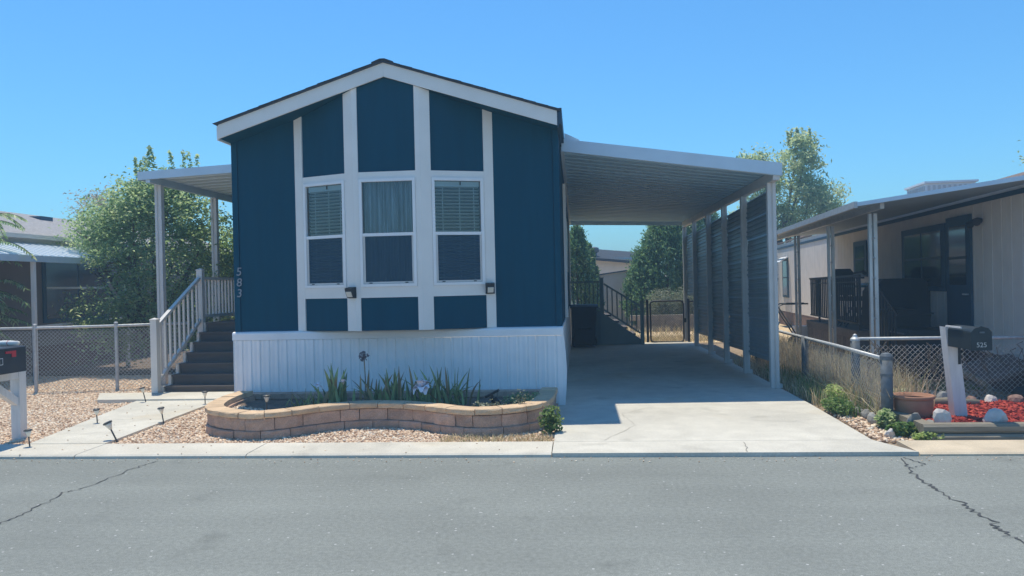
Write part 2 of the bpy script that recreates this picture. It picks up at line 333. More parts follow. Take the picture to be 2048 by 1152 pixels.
ICO_V = np.array([(0, 0, 1), (.894, 0, .447), (.276, .851, .447), (-.724, .526, .447), (-.724, -.526, .447), (.276, -.851, .447),
                  (.724, .526, -.447), (-.276, .851, -.447), (-.894, 0, -.447), (-.276, -.851, -.447), (.724, -.526, -.447), (0, 0, -1)])
ICO_F = np.array([(0, 1, 2), (0, 2, 3), (0, 3, 4), (0, 4, 5), (0, 5, 1), (1, 6, 2), (2, 7, 3), (3, 8, 4), (4, 9, 5), (5, 10, 1),
                  (2, 6, 7), (3, 7, 8), (4, 8, 9), (5, 9, 10), (1, 10, 6), (6, 11, 7), (7, 11, 8), (8, 11, 9), (9, 11, 10), (10, 11, 6)])
def rot_rand(n, tilt=1.0):
    a = RNG.uniform(0, 2 * np.pi, n); b = RNG.normal(0, 0.35 * tilt, n); c = RNG.normal(0, 0.35 * tilt, n)
    ca, sa, cb, sb, cc, s_ = np.cos(a), np.sin(a), np.cos(b), np.sin(b), np.cos(c), np.sin(c)
    Rz = np.zeros((n, 3, 3)); Rz[:, 0, 0] = ca; Rz[:, 0, 1] = -sa; Rz[:, 1, 0] = sa; Rz[:, 1, 1] = ca; Rz[:, 2, 2] = 1
    Rx = np.zeros((n, 3, 3)); Rx[:, 0, 0] = 1; Rx[:, 1, 1] = cb; Rx[:, 1, 2] = -sb; Rx[:, 2, 1] = sb; Rx[:, 2, 2] = cb
    Ry = np.zeros((n, 3, 3)); Ry[:, 1, 1] = 1; Ry[:, 0, 0] = cc; Ry[:, 0, 2] = s_; Ry[:, 2, 0] = -s_; Ry[:, 2, 2] = cc
    return Rz @ Rx @ Ry
def scatter_xy(poly, holes, step):
    xs = [p[0] for p in poly]; ys = [p[1] for p in poly]
    gx, gy = np.meshgrid(np.arange(min(xs), max(xs), step), np.arange(min(ys), max(ys), step))
    x = gx.ravel() + RNG.uniform(-.5, .5, gx.size) * step; y = gy.ravel() + RNG.uniform(-.5, .5, gx.size) * step
    k = in_poly(x, y, poly)
    for h in holes: k &= ~in_poly(x, y, h)
    # nothing is built where the photograph cannot see it, with a margin of a step to either side
    k &= (x > -1.0 * y - 0.6) & (x < 0.85 * y + 0.6)
    return x[k], y[k]
def pebbles(name, material, poly, holes, step, size, z=0.0, flat=0.6, parent=None, jitter=0.35, long=1.0):
    x, y = scatter_xy(poly, holes, step); n = len(x)
    sc3 = size * RNG.uniform(0.55, 1.25, (n, 1)) * np.stack([RNG.uniform(.8, 1.3, n) * long, RNG.uniform(.7, 1.0, n), flat * RNG.uniform(.7, 1.2, n)], 1)
    V = ICO_V[None] * (1 + RNG.uniform(-jitter, jitter, (n, 12, 1)) * 0.6) * sc3[:, None, :]
    V = np.einsum('nij,nkj->nki', rot_rand(n), V)
    V += np.stack([x, y, z + size * RNG.uniform(0.0, 0.55, n)], 1)[:, None, :]
    Fi = (ICO_F[None] + (np.arange(n) * 12)[:, None, None]).reshape(-1, 3)
    return np_mesh(name, V.reshape(-1, 3), 3, Fi, np.repeat(RNG.random(n), 20), material, parent)

def leaf_arrays(C, L, W, updir=0.6, droop=0.0, D=None):
    """diamond leaves at centres C; returns verts, faces"""
    n = len(C)
    if D is None:
        D = RNG.normal(0, 1, (n, 3)); D[:, 2] = D[:, 2] * 0.6 - droop
    D = D / np.linalg.norm(D, axis=1, keepdims=True)
    Nn = RNG.normal(0, 1, (n, 3)); Nn[:, 2] = np.abs(Nn[:, 2]) + updir
    S = np.cross(D, Nn); S /= np.linalg.norm(S, axis=1, keepdims=True) + 1e-9
    Up = np.cross(S, D)
    l = (L * RNG.uniform(0.6, 1.25, n))[:, None]; w = (W * RNG.uniform(0.7, 1.2, n))[:, None]
    b = C - D * l * .5; t = C + D * l * .5 - Up * l * .12
    m1 = C + S * w * .5 + Up * w * .18; m2 = C - S * w * .5 + Up * w * .18
    V = np.stack([b, m1, t, m2], 1).reshape(-1, 3)
    Fi = np.arange(n * 4).reshape(n, 4)
    return V, Fi
def ellipsoid_pts(n, c, r, shell=0.45):
    d = RNG.normal(0, 1, (n, 3)); d /= np.linalg.norm(d, axis=1, keepdims=True)
    rad = RNG.random(n) ** shell
    return np.array(c) + d * rad[:, None] * np.array(r)
def crown_mesh(name, material, parent, blobs, nclump, per, clump_r, L, W, droop=0.0, shoots=(), zmin=0.15, updir=0.6):
    """leaf clumps spread through the blobs' volume, with upright shoots breaking the outline"""
    wts = np.array([b[2] for b in blobs], float); wts /= wts.sum()
    Cs = []; cols = []
    for (c, r, w), k in zip(blobs, RNG.multinomial(nclump, wts)):
        cc = ellipsoid_pts(k, c, r)
        for q in cc:
            m = max(4, int(per * RNG.uniform(.5, 1.5))); s = clump_r * RNG.uniform(.6, 1.4)
            Cs.append(q + RNG.normal(0, 1, (m, 3)) * np.array([s, s, s * .6])); cols.append(np.clip(RNG.normal(RNG.uniform(.25, .75), .18, m), 0, 1))
    for (bx, by, bz, h, lean) in shoots:
        m = int(70 * h / 0.5); t = RNG.random(m)
        p = np.stack([bx + lean * t * h + RNG.normal(0, .035, m) * (1.2 - t), by + RNG.normal(0, .035, m), bz + t * h], 1); Cs.append(p); cols.append(np.clip(RNG.normal(.65, .2, m), 0, 1))
    C = np.concatenate(Cs); col = np.concatenate(cols); k = C[:, 2] > zmin; C = C[k]; col = col[k]
    V, Fi = leaf_arrays(C, L, W, updir, droop)
    off = np.array(root_loc(parent)) if parent is not None else 0
    return np_mesh(name, V - off, 4, Fi, col, material, parent)
def limbs(parent, base, tips, r0, m='bark', bend=0.15):
    b = MB(); base = Vector(base)
    top = Vector((sum(t[0] for t in tips) / len(tips), sum(t[1] for t in tips) / len(tips), base.z + (min(t[2] for t in tips) - base.z) * 0.55))
    b.tube([base, base.lerp(top, .5) + Vector((random.uniform(-1, 1), random.uniform(-1, 1), 0)) * r0 * .6, top], [r0 * 1.25, r0, r0 * .8], 9)
    for t in tips:
        t = Vector(t); mid = top.lerp(t, .5) + Vector((random.uniform(-bend, bend), random.uniform(-bend, bend), bend * .5))
        b.tube([top - Vector((0, 0, r0)), mid, t], [r0 * .6, r0 * .35, r0 * .1], 6)
        for k in range(3):
            q = mid.lerp(t, random.random()); e = q + Vector((random.uniform(-1, 1), random.uniform(-1, 1), random.uniform(0, .8))) * bend * 3
            b.tube([q, e], [r0 * .22, r0 * .05], 5)
    return b.build('trunk', M[m], parent, smooth=True)
def blades(name, material, parent, pts, h, w, lean=0.35, kind=None, nseg=2):
    """grass blades: pts (n,3) roots"""
    n = len(pts); H = h * RNG.uniform(.45, 1.2, n); a = RNG.uniform(0, 2 * np.pi, n); ln = np.abs(RNG.normal(0, lean, n)) * H
    dx, dy = np.cos(a) * ln, np.sin(a) * ln; a2 = RNG.uniform(0, np.pi, n); wx, wy = np.cos(a2) * w / 2, np.sin(a2) * w / 2
    p0 = pts; p1 = pts + np.stack([dx * .35, dy * .35, H * .6], 1); p2 = pts + np.stack([dx, dy, H], 1)
    wv = np.stack([wx, wy, np.zeros(n)], 1)
    V = np.stack([p0 - wv, p0 + wv, p1 + wv * .8, p1 - wv * .8, p2 + wv * .1, p2 - wv * .1], 1).reshape(-1, 3)
    i = (np.arange(n) * 6)[:, None]
    Fi = np.concatenate([i + np.array([[0, 1, 2, 3]]), i + np.array([[3, 2, 4, 5]])], 1).reshape(-1, 4)
    off = np.array(root_loc(parent)) if parent is not None else 0
    o = np_mesh(name, V - off, 4, Fi, np.repeat(RNG.random(n), 2), material, parent)
    return tag(o, kind=kind) if kind else o
def catmull(pts, per=14):
    pts = [np.array(p, float) for p in pts]; q = [2 * pts[0] - pts[1]] + pts + [2 * pts[-1] - pts[-2]]; out = []
    for i in range(1, len(q) - 2):
        for t in np.linspace(0, 1, per, endpoint=False):
            a, b, c, d = q[i - 1], q[i], q[i + 1], q[i + 2]
            out.append(0.5 * (2 * b + (c - a) * t + (2 * a - 5 * b + 4 * c - d) * t * t + (3 * b - a - 3 * c + d) * t ** 3))
    out.append(pts[-1]); return np.array(out)
def rock(name, m, loc, size, seed, label=None, cat=None, group=None, parent=None, rz=0.0, sub=2):
    import bmesh
    bm = bmesh.new(); bmesh.ops.create_icosphere(bm, subdivisions=sub, radius=1.0); rr = random.Random(seed)
    planes = [(Vector((rr.gauss(0, 1), rr.gauss(0, 1), rr.gauss(0, .8))).normalized(), rr.uniform(.55, .9)) for _ in range(9)]
    for v in bm.verts:
        p = v.co.copy()
        for nrm, d in planes:
            e = p.dot(nrm) - d
            if e > 0: p -= nrm * e
        v.co = Vector((p.x * size[0], p.y * size[1], max(p.z, -.55) * size[2] + .5 * size[2]))
    me = bpy.data.meshes.new(name); bm.to_mesh(me); bm.free()
    o = link(name, me, M[m], parent); o.location = loc; o.rotation_euler = (0, 0, rz)
    return tag(o, label, cat, group)

# ------------------------------------------------------------------ the setting: ground, road, kerb, driveway, walk
def big_sheet(name, x0, x1, y0, y1, z, m, nx=1, ny=1):
    b = MB(); b.add([(x0, y0, z), (x1, y0, z), (x1, y1, z), (x0, y1, z)], [(0, 1, 2, 3)]); return b.build(name, M[m])
struct(big_sheet('ground', -150, 150, 6.66, 150, -0.012, 'earth'))
struct(big_sheet('far_ground', -150, 150, -150, -6.5, -0.012, 'gravelbase'))
struct(big_sheet('road', -150, 150, -6.5, 6.66, 0.0, 'asphalt'))
KY0, KY1 = 6.65, 7.13
def kerb_piece(x0, x1, m, skew=0.0, z=0.034):
    b = MB(); prof = [(KY0, -0.05), (KY0 + .004, z - .012), (KY0 + .03, z), (KY1, z + .006), (KY1, -.05)]
    vs = [(x0 + (skew if y > KY0 + .1 else 0), y, zz) for y, zz in prof] + [(x1, y, zz) for y, zz in prof]; n = len(prof)
    b.add(vs, [tuple(range(n)), tuple(range(n, 2 * n))[::-1]] + [(i, i + n, (i + 1) % n + n, (i + 1) % n) for i in range(n)])
    return b.build('kerb_slab', M[m], kerb)
kerb = thing('kerb', '', '', (0, 0, 0)); struct(kerb)
for a, b_ in ((-60, -20), (-19.992, -11.0), (-10.992, -7.4), (-7.392, -4.62), (-4.612, -3.0), (-2.992, -0.262)):
    kerb_piece(a, b_, 'concrete_kerb')
for a, b_ in ((2.80, 6.4), (6.408, 20), (20.01, 60)): kerb_piece(a, b_, 'concrete_old', z=0.026)
drive = thing('driveway', '', '', (0, 0, 0)); tag(drive, kind='structure')
def drv(poly): slab('driveway_slab', poly, -0.05, 0.036, 'concrete', drive)
drv([(-.254, 6.652), (2.79, 6.652), (2.60, 7.14), (-.254, 7.14)])
drv([(-.254, 7.146), (2.597, 7.146), (2.66, 9.2), (-.254, 9.2)])
drv([(-.254, 9.206), (2.66, 9.206), (2.68, 13.6), (-.254, 13.6)])
drv([(-.254, 13.606), (2.68, 13.606), (2.68, 18.75), (-.254, 18.75)])
walk = thing('front_walk', '', '', (0, 0, 0)); tag(walk, kind='structure')
WALK = [(-5.42, 7.136), (-4.63, 7.136), (-4.82, 9.9), (-5.99, 9.98)]
slab('walk_slab', [(-5.42, 7.136), (-4.63, 7.136), (-4.724, 8.5), (-5.70, 8.5)], -0.05, 0.042, 'concrete', walk)
slab('walk_slab', [(-5.702, 8.506), (-4.7245, 8.506), (-4.82, 9.94), (-5.99, 9.94)], -0.05, 0.042, 'concrete', walk)
PAD = [(-6.55, 9.946), (-4.36, 9.946), (-4.36, 10.62), (-6.95, 10.62)]
slab('stair_pad', PAD, -0.05, 0.062, 'concrete', walk)
for o in (kerb, drive, walk):
    for k in ('label', 'category'):
        if k in o: del o[k]
    o['kind'] = 'structure'
# cracks across the road, dark and ragged
def crack(pts, w, seed):
    rr = random.Random(seed); q = []
    for i in range(len(pts) - 1):
        for k in range(9):
            t = k / 9; q.append((pts[i][0] * (1 - t) + pts[i + 1][0] * t + rr.gauss(0, .016), pts[i][1] * (1 - t) + pts[i + 1][1] * t, 0.004))
    b = MB(); n = len(q)
    for i, (x, y, z) in enumerate(q):
        ww = w * rr.uniform(.35, 1.3); b.v += [Vector((x - ww, y, z)), Vector((x + ww, y, z))]
    b.f += [(2 * i, 2 * i + 1, 2 * i + 3, 2 * i + 2) for i in range(n - 1)]
    return struct(b.build('road_crack', M['crack']))
crack([(-3.83, -6.4), (-3.9, 0), (-3.83, 3.0), (-3.83, 4.76), (-3.84, 5.05), (-3.91, 5.52), (-3.84, 5.62), (-3.82, 6.23), (-3.75, 6.6)], .0065, 1)
crack([(2.4, -6.4), (2.5, 0), (2.40, 3.0), (2.44, 4.51), (2.43, 4.68), (2.47, 4.91), (2.48, 5.23), (2.46, 5.53), (2.47, 5.8), (2.53, 6.21), (2.63, 6.6)], .0095, 2)
crack([(2.53, 6.21), (2.70, 6.35), (2.66, 6.62)], .006, 3)

# ------------------------------------------------------------------ planter outline
PPATH = catmull([(-4.14, 9.05), (-4.10, 8.35), (-3.94, 7.84), (-3.66, 7.56), (-3.29, 7.40), (-3.0, 7.50), (-2.71, 7.79), (-2.42, 7.97), (-2.12, 8.01), (-1.74, 7.91), (-1.33, 7.63), (-.99, 7.51), (-.66, 7.62), (-.42, 7.90), (-.31, 8.35), (-.285, 9.05)])
PLANTER_POLY = [tuple(p) for p in PPATH] + [(-.285, 9.3), (-4.14, 9.3)]

# gravel yard
LEFT_Y = [(-15, 7.14), (-4.62, 7.14), (-4.62, 10.0), (-6.0, 10.7), (-6.6, 13.3), (-15, 13.3)]
MID_Y = [(-4.9, 7.14), (-.262, 7.14), (-.262, 9.3), (-4.3, 9.3), (-4.4, 9.94), (-4.82, 9.94)]
struct(sheet('gravel_bed', [(-40, 7.131), (-.258, 7.131), (-.258, 9.33), (-4.3, 9.33), (-4.3, 13.4), (-40, 13.4)], 0.004, 'gravelbase'))
HOLES = [[(-5.40, 7.1), (-4.65, 7.1), (-4.84, 9.96), (-5.98, 9.96)], PAD]
for nm, poly, holes in (('gravel', LEFT_Y, HOLES), ('gravel', MID_Y, HOLES + [PLANTER_POLY])):
    g = pebbles(nm, M['gravel'], poly, holes, 0.026, 0.0175, 0.005)
    tag(g, 'pinkish tan river gravel left of the concrete walk' if poly is LEFT_Y else 'pinkish tan river gravel between kerb and block planter', 'gravel', kind='stuff')
RIGHT_G = [(2.68, 7.2), (3.06, 7.2), (3.06, 8.9), (2.74, 8.9)]
tag(pebbles('gravel', M['gravel'], RIGHT_G, [], 0.034, 0.022, 0.0), 'strip of pinkish gravel between driveway and fence post', 'gravel', kind='stuff')

# ------------------------------------------------------------------ the house
WY = 9.35; HX0, HX1 = -4.30, -0.20; HM = -2.25; HB = 21.0; FYF = 9.0
def soffit(x): return 4.01 - abs(x - HM) * (0.66 / 2.05)
house = thing('manufactured_house', 'navy blue single-wide house with white trim and gabled front', 'house', (HM, WY, 0))
# front wall either side of the bay, side walls, rear
P('front_wall', 'siding', house, lambda b: b.prism([(HX0 + .075, .98), (-3.49, .98), (-3.49, soffit(-3.49)), (HX0 + .075, soffit(HX0 + .075))], 'y', WY, WY + .1))
P('front_wall', 'siding', house, lambda b: b.prism([(-1.0, .98), (HX1 - .075, .98), (HX1 - .075, soffit(HX1 - .075)), (-1.0, soffit(-1.0))], 'y', WY, WY + .1))
P('corner_board', 'siding', house, lambda b: b.prism([(HX0, .98), (HX0 + .072, .98), (HX0 + .072, soffit(HX0 + .072)), (HX0, soffit(HX0))], 'y', WY - .014, WY + .1))
P('corner_board', 'siding', house, lambda b: b.prism([(HX1 - .072, .98), (HX1, .98), (HX1, soffit(HX1)), (HX1 - .072, soffit(HX1 - .072))], 'y', WY - .014, WY + .1))
P('side_wall', 'siding', house, lambda b: b.box(HX0 + .002, HX0 + .1, WY + .104, HB, .98, 3.36))
P('side_wall', 'siding', house, lambda b: b.box(HX1 - .1, HX1 - .002, WY + .104, HB, .98, 3.36))
P('rear_wall', 'siding', house, lambda b: b.prism([(HX0 + .1, .98), (HX1 - .1, .98), (HX1 - .1, 3.36), (HM, 4.0), (HX0 + .1, 3.36)], 'y', HB - .1, HB))
P('floor', 'room', house, lambda b: b.box(HX0 + .1, HX1 - .1, WY + .1, HB - .1, .90, .99))
P('inner_partition', 'room', house, lambda b: b.box(HX0 + .1, HX1 - .1, WY + 2.6, WY + 2.7, .99, 3.4))
# sloping soffits and ceiling
for s in (-1, 1):
    xe = HX0 if s < 0 else HX1
    poly = [(xe, soffit(xe) + .001), (HM, 4.011), (HM, 4.03), (xe, soffit(xe) + .02)]
    P('soffit', 'siding', house, lambda b: b.prism(poly if s > 0 else poly, 'y', FYF + .024, HB))
    fp = [(xe, soffit(xe) - .002), (HM + s * .001, 4.008), (HM + s * .001, 4.172), (xe, soffit(xe) + .165)]
    P('fascia_board', 'trim', house, lambda b: b.prism(fp, 'y', FYF, FYF + .022))
    P('eave_board', 'bluetrim' if s > 0 else 'trim', house, lambda b: b.box(min(xe, xe + s * .02), max(xe, xe + s * .02), FYF + .004, HB, soffit(xe) - .02, soffit(xe) + .15))
P('gutter', 'bluetrim', house, lambda b: b.box(HX1 + .021, HX1 + .055, FYF - .012, HB, 3.36, 3.545))
roof = P('roof', 'shingle', house, lambda b: b.prism([(HX0 - .03, soffit(HX0) + .16), (HM, 4.175), (HX1 + .05, soffit(HX1) + .155), (HX1 + .05, soffit(HX1) + .172), (HM, 4.193), (HX0 - .03, soffit(HX0) + .176)], 'y', FYF - .03, HB + .1))
rr = random.Random(4)
sl = 0.66 / 2.05
for s in (-1, 1):
    for k in range(15):
        t0, t1 = 2.10 - k * .145, 2.10 - (k + 1) * .145 - .02
        if t1 < 0: t1 = 0.0
        za, zb = 4.196 - t0 * sl, 4.1945 - t1 * sl; th = rr.uniform(.004, .008); y0 = FYF - .04 + rr.uniform(-.006, .006)
        q = [(HM + s * t0, za), (HM + s * t1, zb), (HM + s * t1, zb + .004), (HM + s * t0, za + th)]
        P('shingle_course', 'shingle', roof, lambda b: b.prism(q, 'y', y0, HB + .1))
P('ridge_cap', 'shingle', roof, lambda b: b.prism([(HM - .13, 4.160), (HM, 4.200), (HM + .13, 4.160), (HM + .13, 4.170), (HM + .03, 4.208), (HM - .03, 4.208), (HM - .13, 4.170)], 'y', FYF - .05, HB + .1))
# belly band and skirting
P('belly_band', 'skirt', house, lambda b: b.prism([(WY - .05, .878), (WY - .05, .955), (WY - .042, .972), (WY - .012, .984), (WY + .02, .984), (WY + .02, .878)], 'x', HX0 - .025, HX1 + .01))
P('belly_band', 'skirt', house, lambda b: b.box(HX1 - .02, HX1 + .012, WY + .021, HB, .878, .984))
rr = random.Random(11); nx = 12; wx = (HX1 - HX0 + .03) / nx
for k in range(nx):
    x0 = HX0 - .015 + k * wx; x1 = x0 + wx - .0015; prof = []; x = x0
    ribs = 3
    for r_ in range(ribs):
        a = x0 + (x1 - x0) * r_ / ribs; c = (x1 - x0) / ribs; d = rr.uniform(-.004, .004)
        prof += [(a, 0), (a + c * .08, .012), (a + c * .22, .012), (a + c * .32, .002 + d), (a + c * .62, .006 + d), (a + c * .92, 0)]
    prof.append((x1, 0)); b = MB(); n = len(prof)
    flare = 0.03 if k == nx - 1 else 0.0
    for zi, z in enumerate((0.0, .22, .45, .66, .875)):
        bow = math.sin(math.pi * z / .9)
        for (px, d) in prof:
            b.v.append(Vector((px + (flare * bow if px > x1 - .06 else 0), WY - .03 - (.018 - d) * 1.0 - .006 * bow, z)))
    for zi in range(4):
        for i in range(n - 1): b.f.append((zi * n + i, zi * n + i + 1, (zi + 1) * n + i + 1, (zi + 1) * n + i))
    b.build('skirting_panel', M['skirt'], house)
for k in range(20):
    y0 = WY - .03 + k * .58
    P('skirting_panel', 'skirt', house, lambda b: b.prism([(y0, 0), (y0 + .577, 0), (y0 + .577, .877), (y0, .877)], 'x', HX1 - .012, HX1 + .006) if k else b.prism([(y0, 0), (y0 + .577, 0), (y0 + .577, .877), (y0, .877)], 'x', HX1 - .01, HX1 + .01))
P('skirting_panel', 'skirt', house, lambda b: b.box(HX0 - .006, HX0 + .012, WY - .03, HB, 0, .877))

# the shallow three-sided bay
BAY = [(-3.49, 9.35), (-2.655, 9.03), (-1.835, 9.03), (-1.0, 9.35)]
def facet(i, trims, win, kind):
    p0 = Vector((*BAY[i], 0)); p1 = Vector((*BAY[i + 1], 0)); d = (p1 - p0).normalized(); nrm = Vector((d.y, -d.x, 0)); Wd = (p1 - p0).length
    def xf(v): return p0 + d * v.x - nrm * v.y + Vector((0, 0, v.z))          # u along, y inwards
    def top(u): return soffit((p0 + d * u).x) - .003
    def part(nm, m, u0, u1, y0, y1, z0, z1, par=house):
        return P(nm, m, par, lambda b: b.box(u0, u1, y0, y1, z0, z1, xf))
    def tall(nm, m, u0, u1, y0, y1, z0, par=house):
        us = [u0, u1]
        xm = (HM - p0.x) / d.x
        outl = [(u0, z0), (u1, z0), (u1, top(u1))] + ([(xm, top(xm))] if u0 < xm < u1 else []) + [(u0, top(u0))]
        return P(nm, m, par, lambda b: b.prism(outl, 'y', y0, y1, xf))
    a, c = trims
    tall('trim_board', 'trim', 0.0, a, 0, .10, .985); tall('trim_board', 'trim', Wd - c, Wd - .0005, 0, .10, .985)
    part('bay_panel', 'siding', a, Wd - c, .018, .09, .985, 1.38)
    part('sill_board', 'trim', a + .0005, Wd - c - .0005, .002, .09, 1.381, 1.51)
    part('head_board', 'trim', a + .0005, Wd - c - .0005, .002, .09, 2.801, 2.885)
    tall('bay_panel', 'siding', a, Wd - c, .018, .09, 2.886)
    w0, w1 = win
    if w0 - a > .004: part('trim_board', 'trim', a + .0005, w0 - .0005, .003, .09, 1.511, 2.80)
    if Wd - c - w1 > .004: part('trim_board', 'trim', w1 + .0005, Wd - c - .0005, .003, .09, 1.511, 2.80)
    wn = part('window', 'vinyl', w0, w1, -.014, .03, 1.511, 1.545)                    # bottom rail carries the window
    f = .034
    def sheet_pane(u0, u1, y, z0, z1): return P('pane', 'glass', wn, lambda b: b.add([(u0, y, z0), (u1, y, z0), (u1, y, z1), (u0, y, z1)], [(0, 1, 2, 3)], xf))
    part('window_frame', 'vinyl', w0, w1, -.014, .03, 2.766, 2.80, wn)
    part('window_frame', 'vinyl', w0, w0 + f, -.014, .03, 1.5455, 2.7655, wn); part('window_frame', 'vinyl', w1 - f, w1, -.014, .03, 1.5455, 2.7655, wn)
    part('meeting_rail', 'vinyl', w0 + f + .001, w1 - f - .001, -.008, .035, 2.115, 2.152, wn)
    # upper pane, lower pane behind an insect screen in its own slim frame
    sheet_pane(w0 + f, w1 - f, .02, 2.1525, 2.7655)
    sheet_pane(w0 + f, w1 - f, .032, 1.546, 2.1145)
    part('insect_screen', 'screen', w0 + f + .028, w1 - f - .022, .004, .006, 1.57, 2.113, wn)
    part('screen_frame', 'alumpost', w0 + f + .002, w0 + f + .027, .0, .012, 1.548, 2.113, wn); part('screen_frame', 'alumpost', w1 - f - .021, w1 - f - .002, .0, .012, 1.548, 2.113, wn)
    part('screen_frame', 'alumpost', w0 + f + .0275, w1 - f - .0215, .0, .012, 1.548, 1.5695, wn)
    for uu in (w0 + f + .09, w1 - f - .09): part('sash_latch', 'black', uu - .018, uu + .018, -.006, -.0005, 1.551, 1.562, wn)
    if kind == 'blind':
        for k in range(29):
            z = 1.56 + k * .0405; tilt = .0075
            P('blind_slat', 'blind', wn, lambda b: b.add([(w0 + f + .01, .066 - .019, z + tilt), (w1 - f - .01, .066 - .019, z + tilt), (w1 - f - .01, .066 + .019, z - tilt), (w0 + f + .01, .066 + .019, z - tilt),
                 (w0 + f + .01, .066 - .019, z + tilt + .002), (w1 - f - .01, .066 - .019, z + tilt + .002), (w1 - f - .01, .066 + .019, z - tilt + .002), (w0 + f + .01, .066 + .019, z - tilt + .002)],
                 [(0, 3, 2, 1), (4, 5, 6, 7), (0, 1, 5, 4), (1, 2, 6, 5), (2, 3, 7, 6), (3, 0, 4, 7)], xf))
        part('blind_headrail', 'blind', w0 + f + .006, w1 - f - .006, .045, .095, 2.70, 2.762, wn)
        for uu in (.22, .55, .83): 
            u_ = w0 + (w1 - w0) * uu; part('ladder_tape', 'blind', u_ - .004, u_ + .004, .050, .0515, 1.56, 2.70, wn)
        part('blind_hook', 'black', (w0 + w1) / 2 + .03, (w0 + w1) / 2 + .042, .010, .016, 2.715, 2.76, wn)
    else:
        b = MB(); n = 90; us = np.linspace(w0 + f, w1 - f, n)
        for z in (1.5, 2.8):
            for k, u in enumerate(us): b.v.append(xf(Vector((u, .10 + .022 * math.sin(k * .52) + .012 * math.sin(k * 1.31 + 1), z))))
        b.f = [(k, k + 1, n + k + 1, n + k) for k in range(n - 1)]
        b.build('curtain', M['curtain'], wn)
    return wn
SW = math.hypot(.835, .32)
facet(0, (.118, .125), (.133, .764), 'blind')
facet(1, (.062, .062), (.068, .752), 'curtain')
facet(2, (.125, .118), (.13, .762), 'blind')
# house number, vertical beside the corner
for ch, z in (('5', 1.735), ('8', 1.60), ('3', 1.465)):
    me = text_mesh(ch, .145, .004, .12); o = link('house_digit', me, M['galvdigit'], house)
    o.rotation_euler = (R(90), 0, 0); o.location = Vector((-4.235, WY - .0185, z)) - Vector(house.location)
# motion lamps on the bay
def wall_lamp(x, y, z, label, rz):
    t = thing('wall_lamp', label, 'lamp', (x, y, z), rz, 'motion lamps on the bay trim')
    P('housing', 'black', t, lambda b: b.prism([(-.075, .055), (-.02, .065), (0, .065), (0, -.06), (-.03, -.06), (-.07, .02)], 'x', -.05, .05), True)
    P('lens', 'lampglass', t, lambda b: b.add([(-.036, -.078, .012), (.036, -.078, .012), (.036, -.046, -.05), (-.036, -.046, -.05), (-.036, -.066, .016), (.036, -.066, .016), (.036, -.034, -.046), (-.036, -.034, -.046)],
        [(0, 3, 2, 1), (4, 5, 6, 7), (0, 1, 5, 4), (1, 2, 6, 5), (2, 3, 7, 6), (3, 0, 4, 7)]), True)
    P('backplate', 'black', t, lambda b: b.box(-.055, .055, 0.0005, .012, -.065, .07), True)
wall_lamp(-2.70, 9.03, 1.445, 'small black motion lamp on trim between left and middle windows', R(-20))
wall_lamp(-1.065, 9.31, 1.46, 'small black motion lamp right of the right-hand window', R(12))
# service conduit and meter board on the carport side
P('downspout', 'trim', house, lambda b: b.box(HX1 + .002, HX1 + .045, 11.6, 11.67, .99, 3.0))
P('side_window_frame', 'vinyl', house, lambda b: b.box(HX1 + .0005, HX1 + .03, 13.0, 14.0, 1.7, 2.6))
P('side_door', 'trim', house, lambda b: b.box(HX1 + .0005, HX1 + .028, 18.1, 19.0, 1.0, 2.95))

# ------------------------------------------------------------------ carport
carport = thing('carport', 'off-white metal carport with corrugated roof beside the navy house', 'carport', (2.6, 10.5, 0))
CY0, CY1, CX0, CX1 = 10.25, 19.1, -.19, 2.67
def croof(x, y):                                                      # underside height, twisted a little
    u = (x - CX0) / (CX1 - CX0); v = (y - CY0) / (CY1 - CY0)
    return (1 - v) * ((1 - u) * 3.27 + u * 2.85) + v * ((1 - u) * 2.97 + u * 2.88)
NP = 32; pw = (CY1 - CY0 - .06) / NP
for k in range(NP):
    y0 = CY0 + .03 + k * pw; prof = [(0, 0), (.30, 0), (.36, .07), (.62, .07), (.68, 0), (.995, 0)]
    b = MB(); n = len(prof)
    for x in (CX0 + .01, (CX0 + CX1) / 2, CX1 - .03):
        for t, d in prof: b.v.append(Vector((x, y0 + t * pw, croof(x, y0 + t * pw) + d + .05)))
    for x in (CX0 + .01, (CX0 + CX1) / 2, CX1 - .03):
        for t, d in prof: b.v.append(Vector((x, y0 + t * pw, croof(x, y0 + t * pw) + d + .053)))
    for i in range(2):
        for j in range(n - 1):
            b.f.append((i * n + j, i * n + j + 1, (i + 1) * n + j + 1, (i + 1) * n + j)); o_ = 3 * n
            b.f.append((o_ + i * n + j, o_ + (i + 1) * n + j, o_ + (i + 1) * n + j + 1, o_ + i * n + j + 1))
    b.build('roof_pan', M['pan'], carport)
def edge_prism(b, p, q, t, h0, h1, dirv):
    """board along p-q, from h0 to h1 above those points, thickness t in dirv"""
    p, q, d = Vector(p), Vector(q), Vector(dirv) * t; Z = Vector((0, 0, 1))
    b.add([p + Z * h0, q + Z * h0, q + d + Z * h0, p + d + Z * h0, p + Z * h1, q + Z * h1, q + d + Z * h1, p + d + Z * h1], [(0, 3, 2, 1), (4, 5, 6, 7), (0, 1, 5, 4), (1, 2, 6, 5), (2, 3, 7, 6), (3, 0, 4, 7)])
P('fascia', 'alum', carport, lambda b: edge_prism(b, (CX0 + .012, CY0, croof(CX0, CY0)), (CX1, CY0, croof(CX1, CY0)), .028, -.015, .15, (0, 1, 0)))
P('fascia_lip', 'alum', carport, lambda b: edge_prism(b, (CX0 + .013, CY0 + .0285, croof(CX0, CY0)), (CX1 - .03, CY0 + .0285, croof(CX1, CY0)), .04, -.014, -.008, (0, 1, 0)))
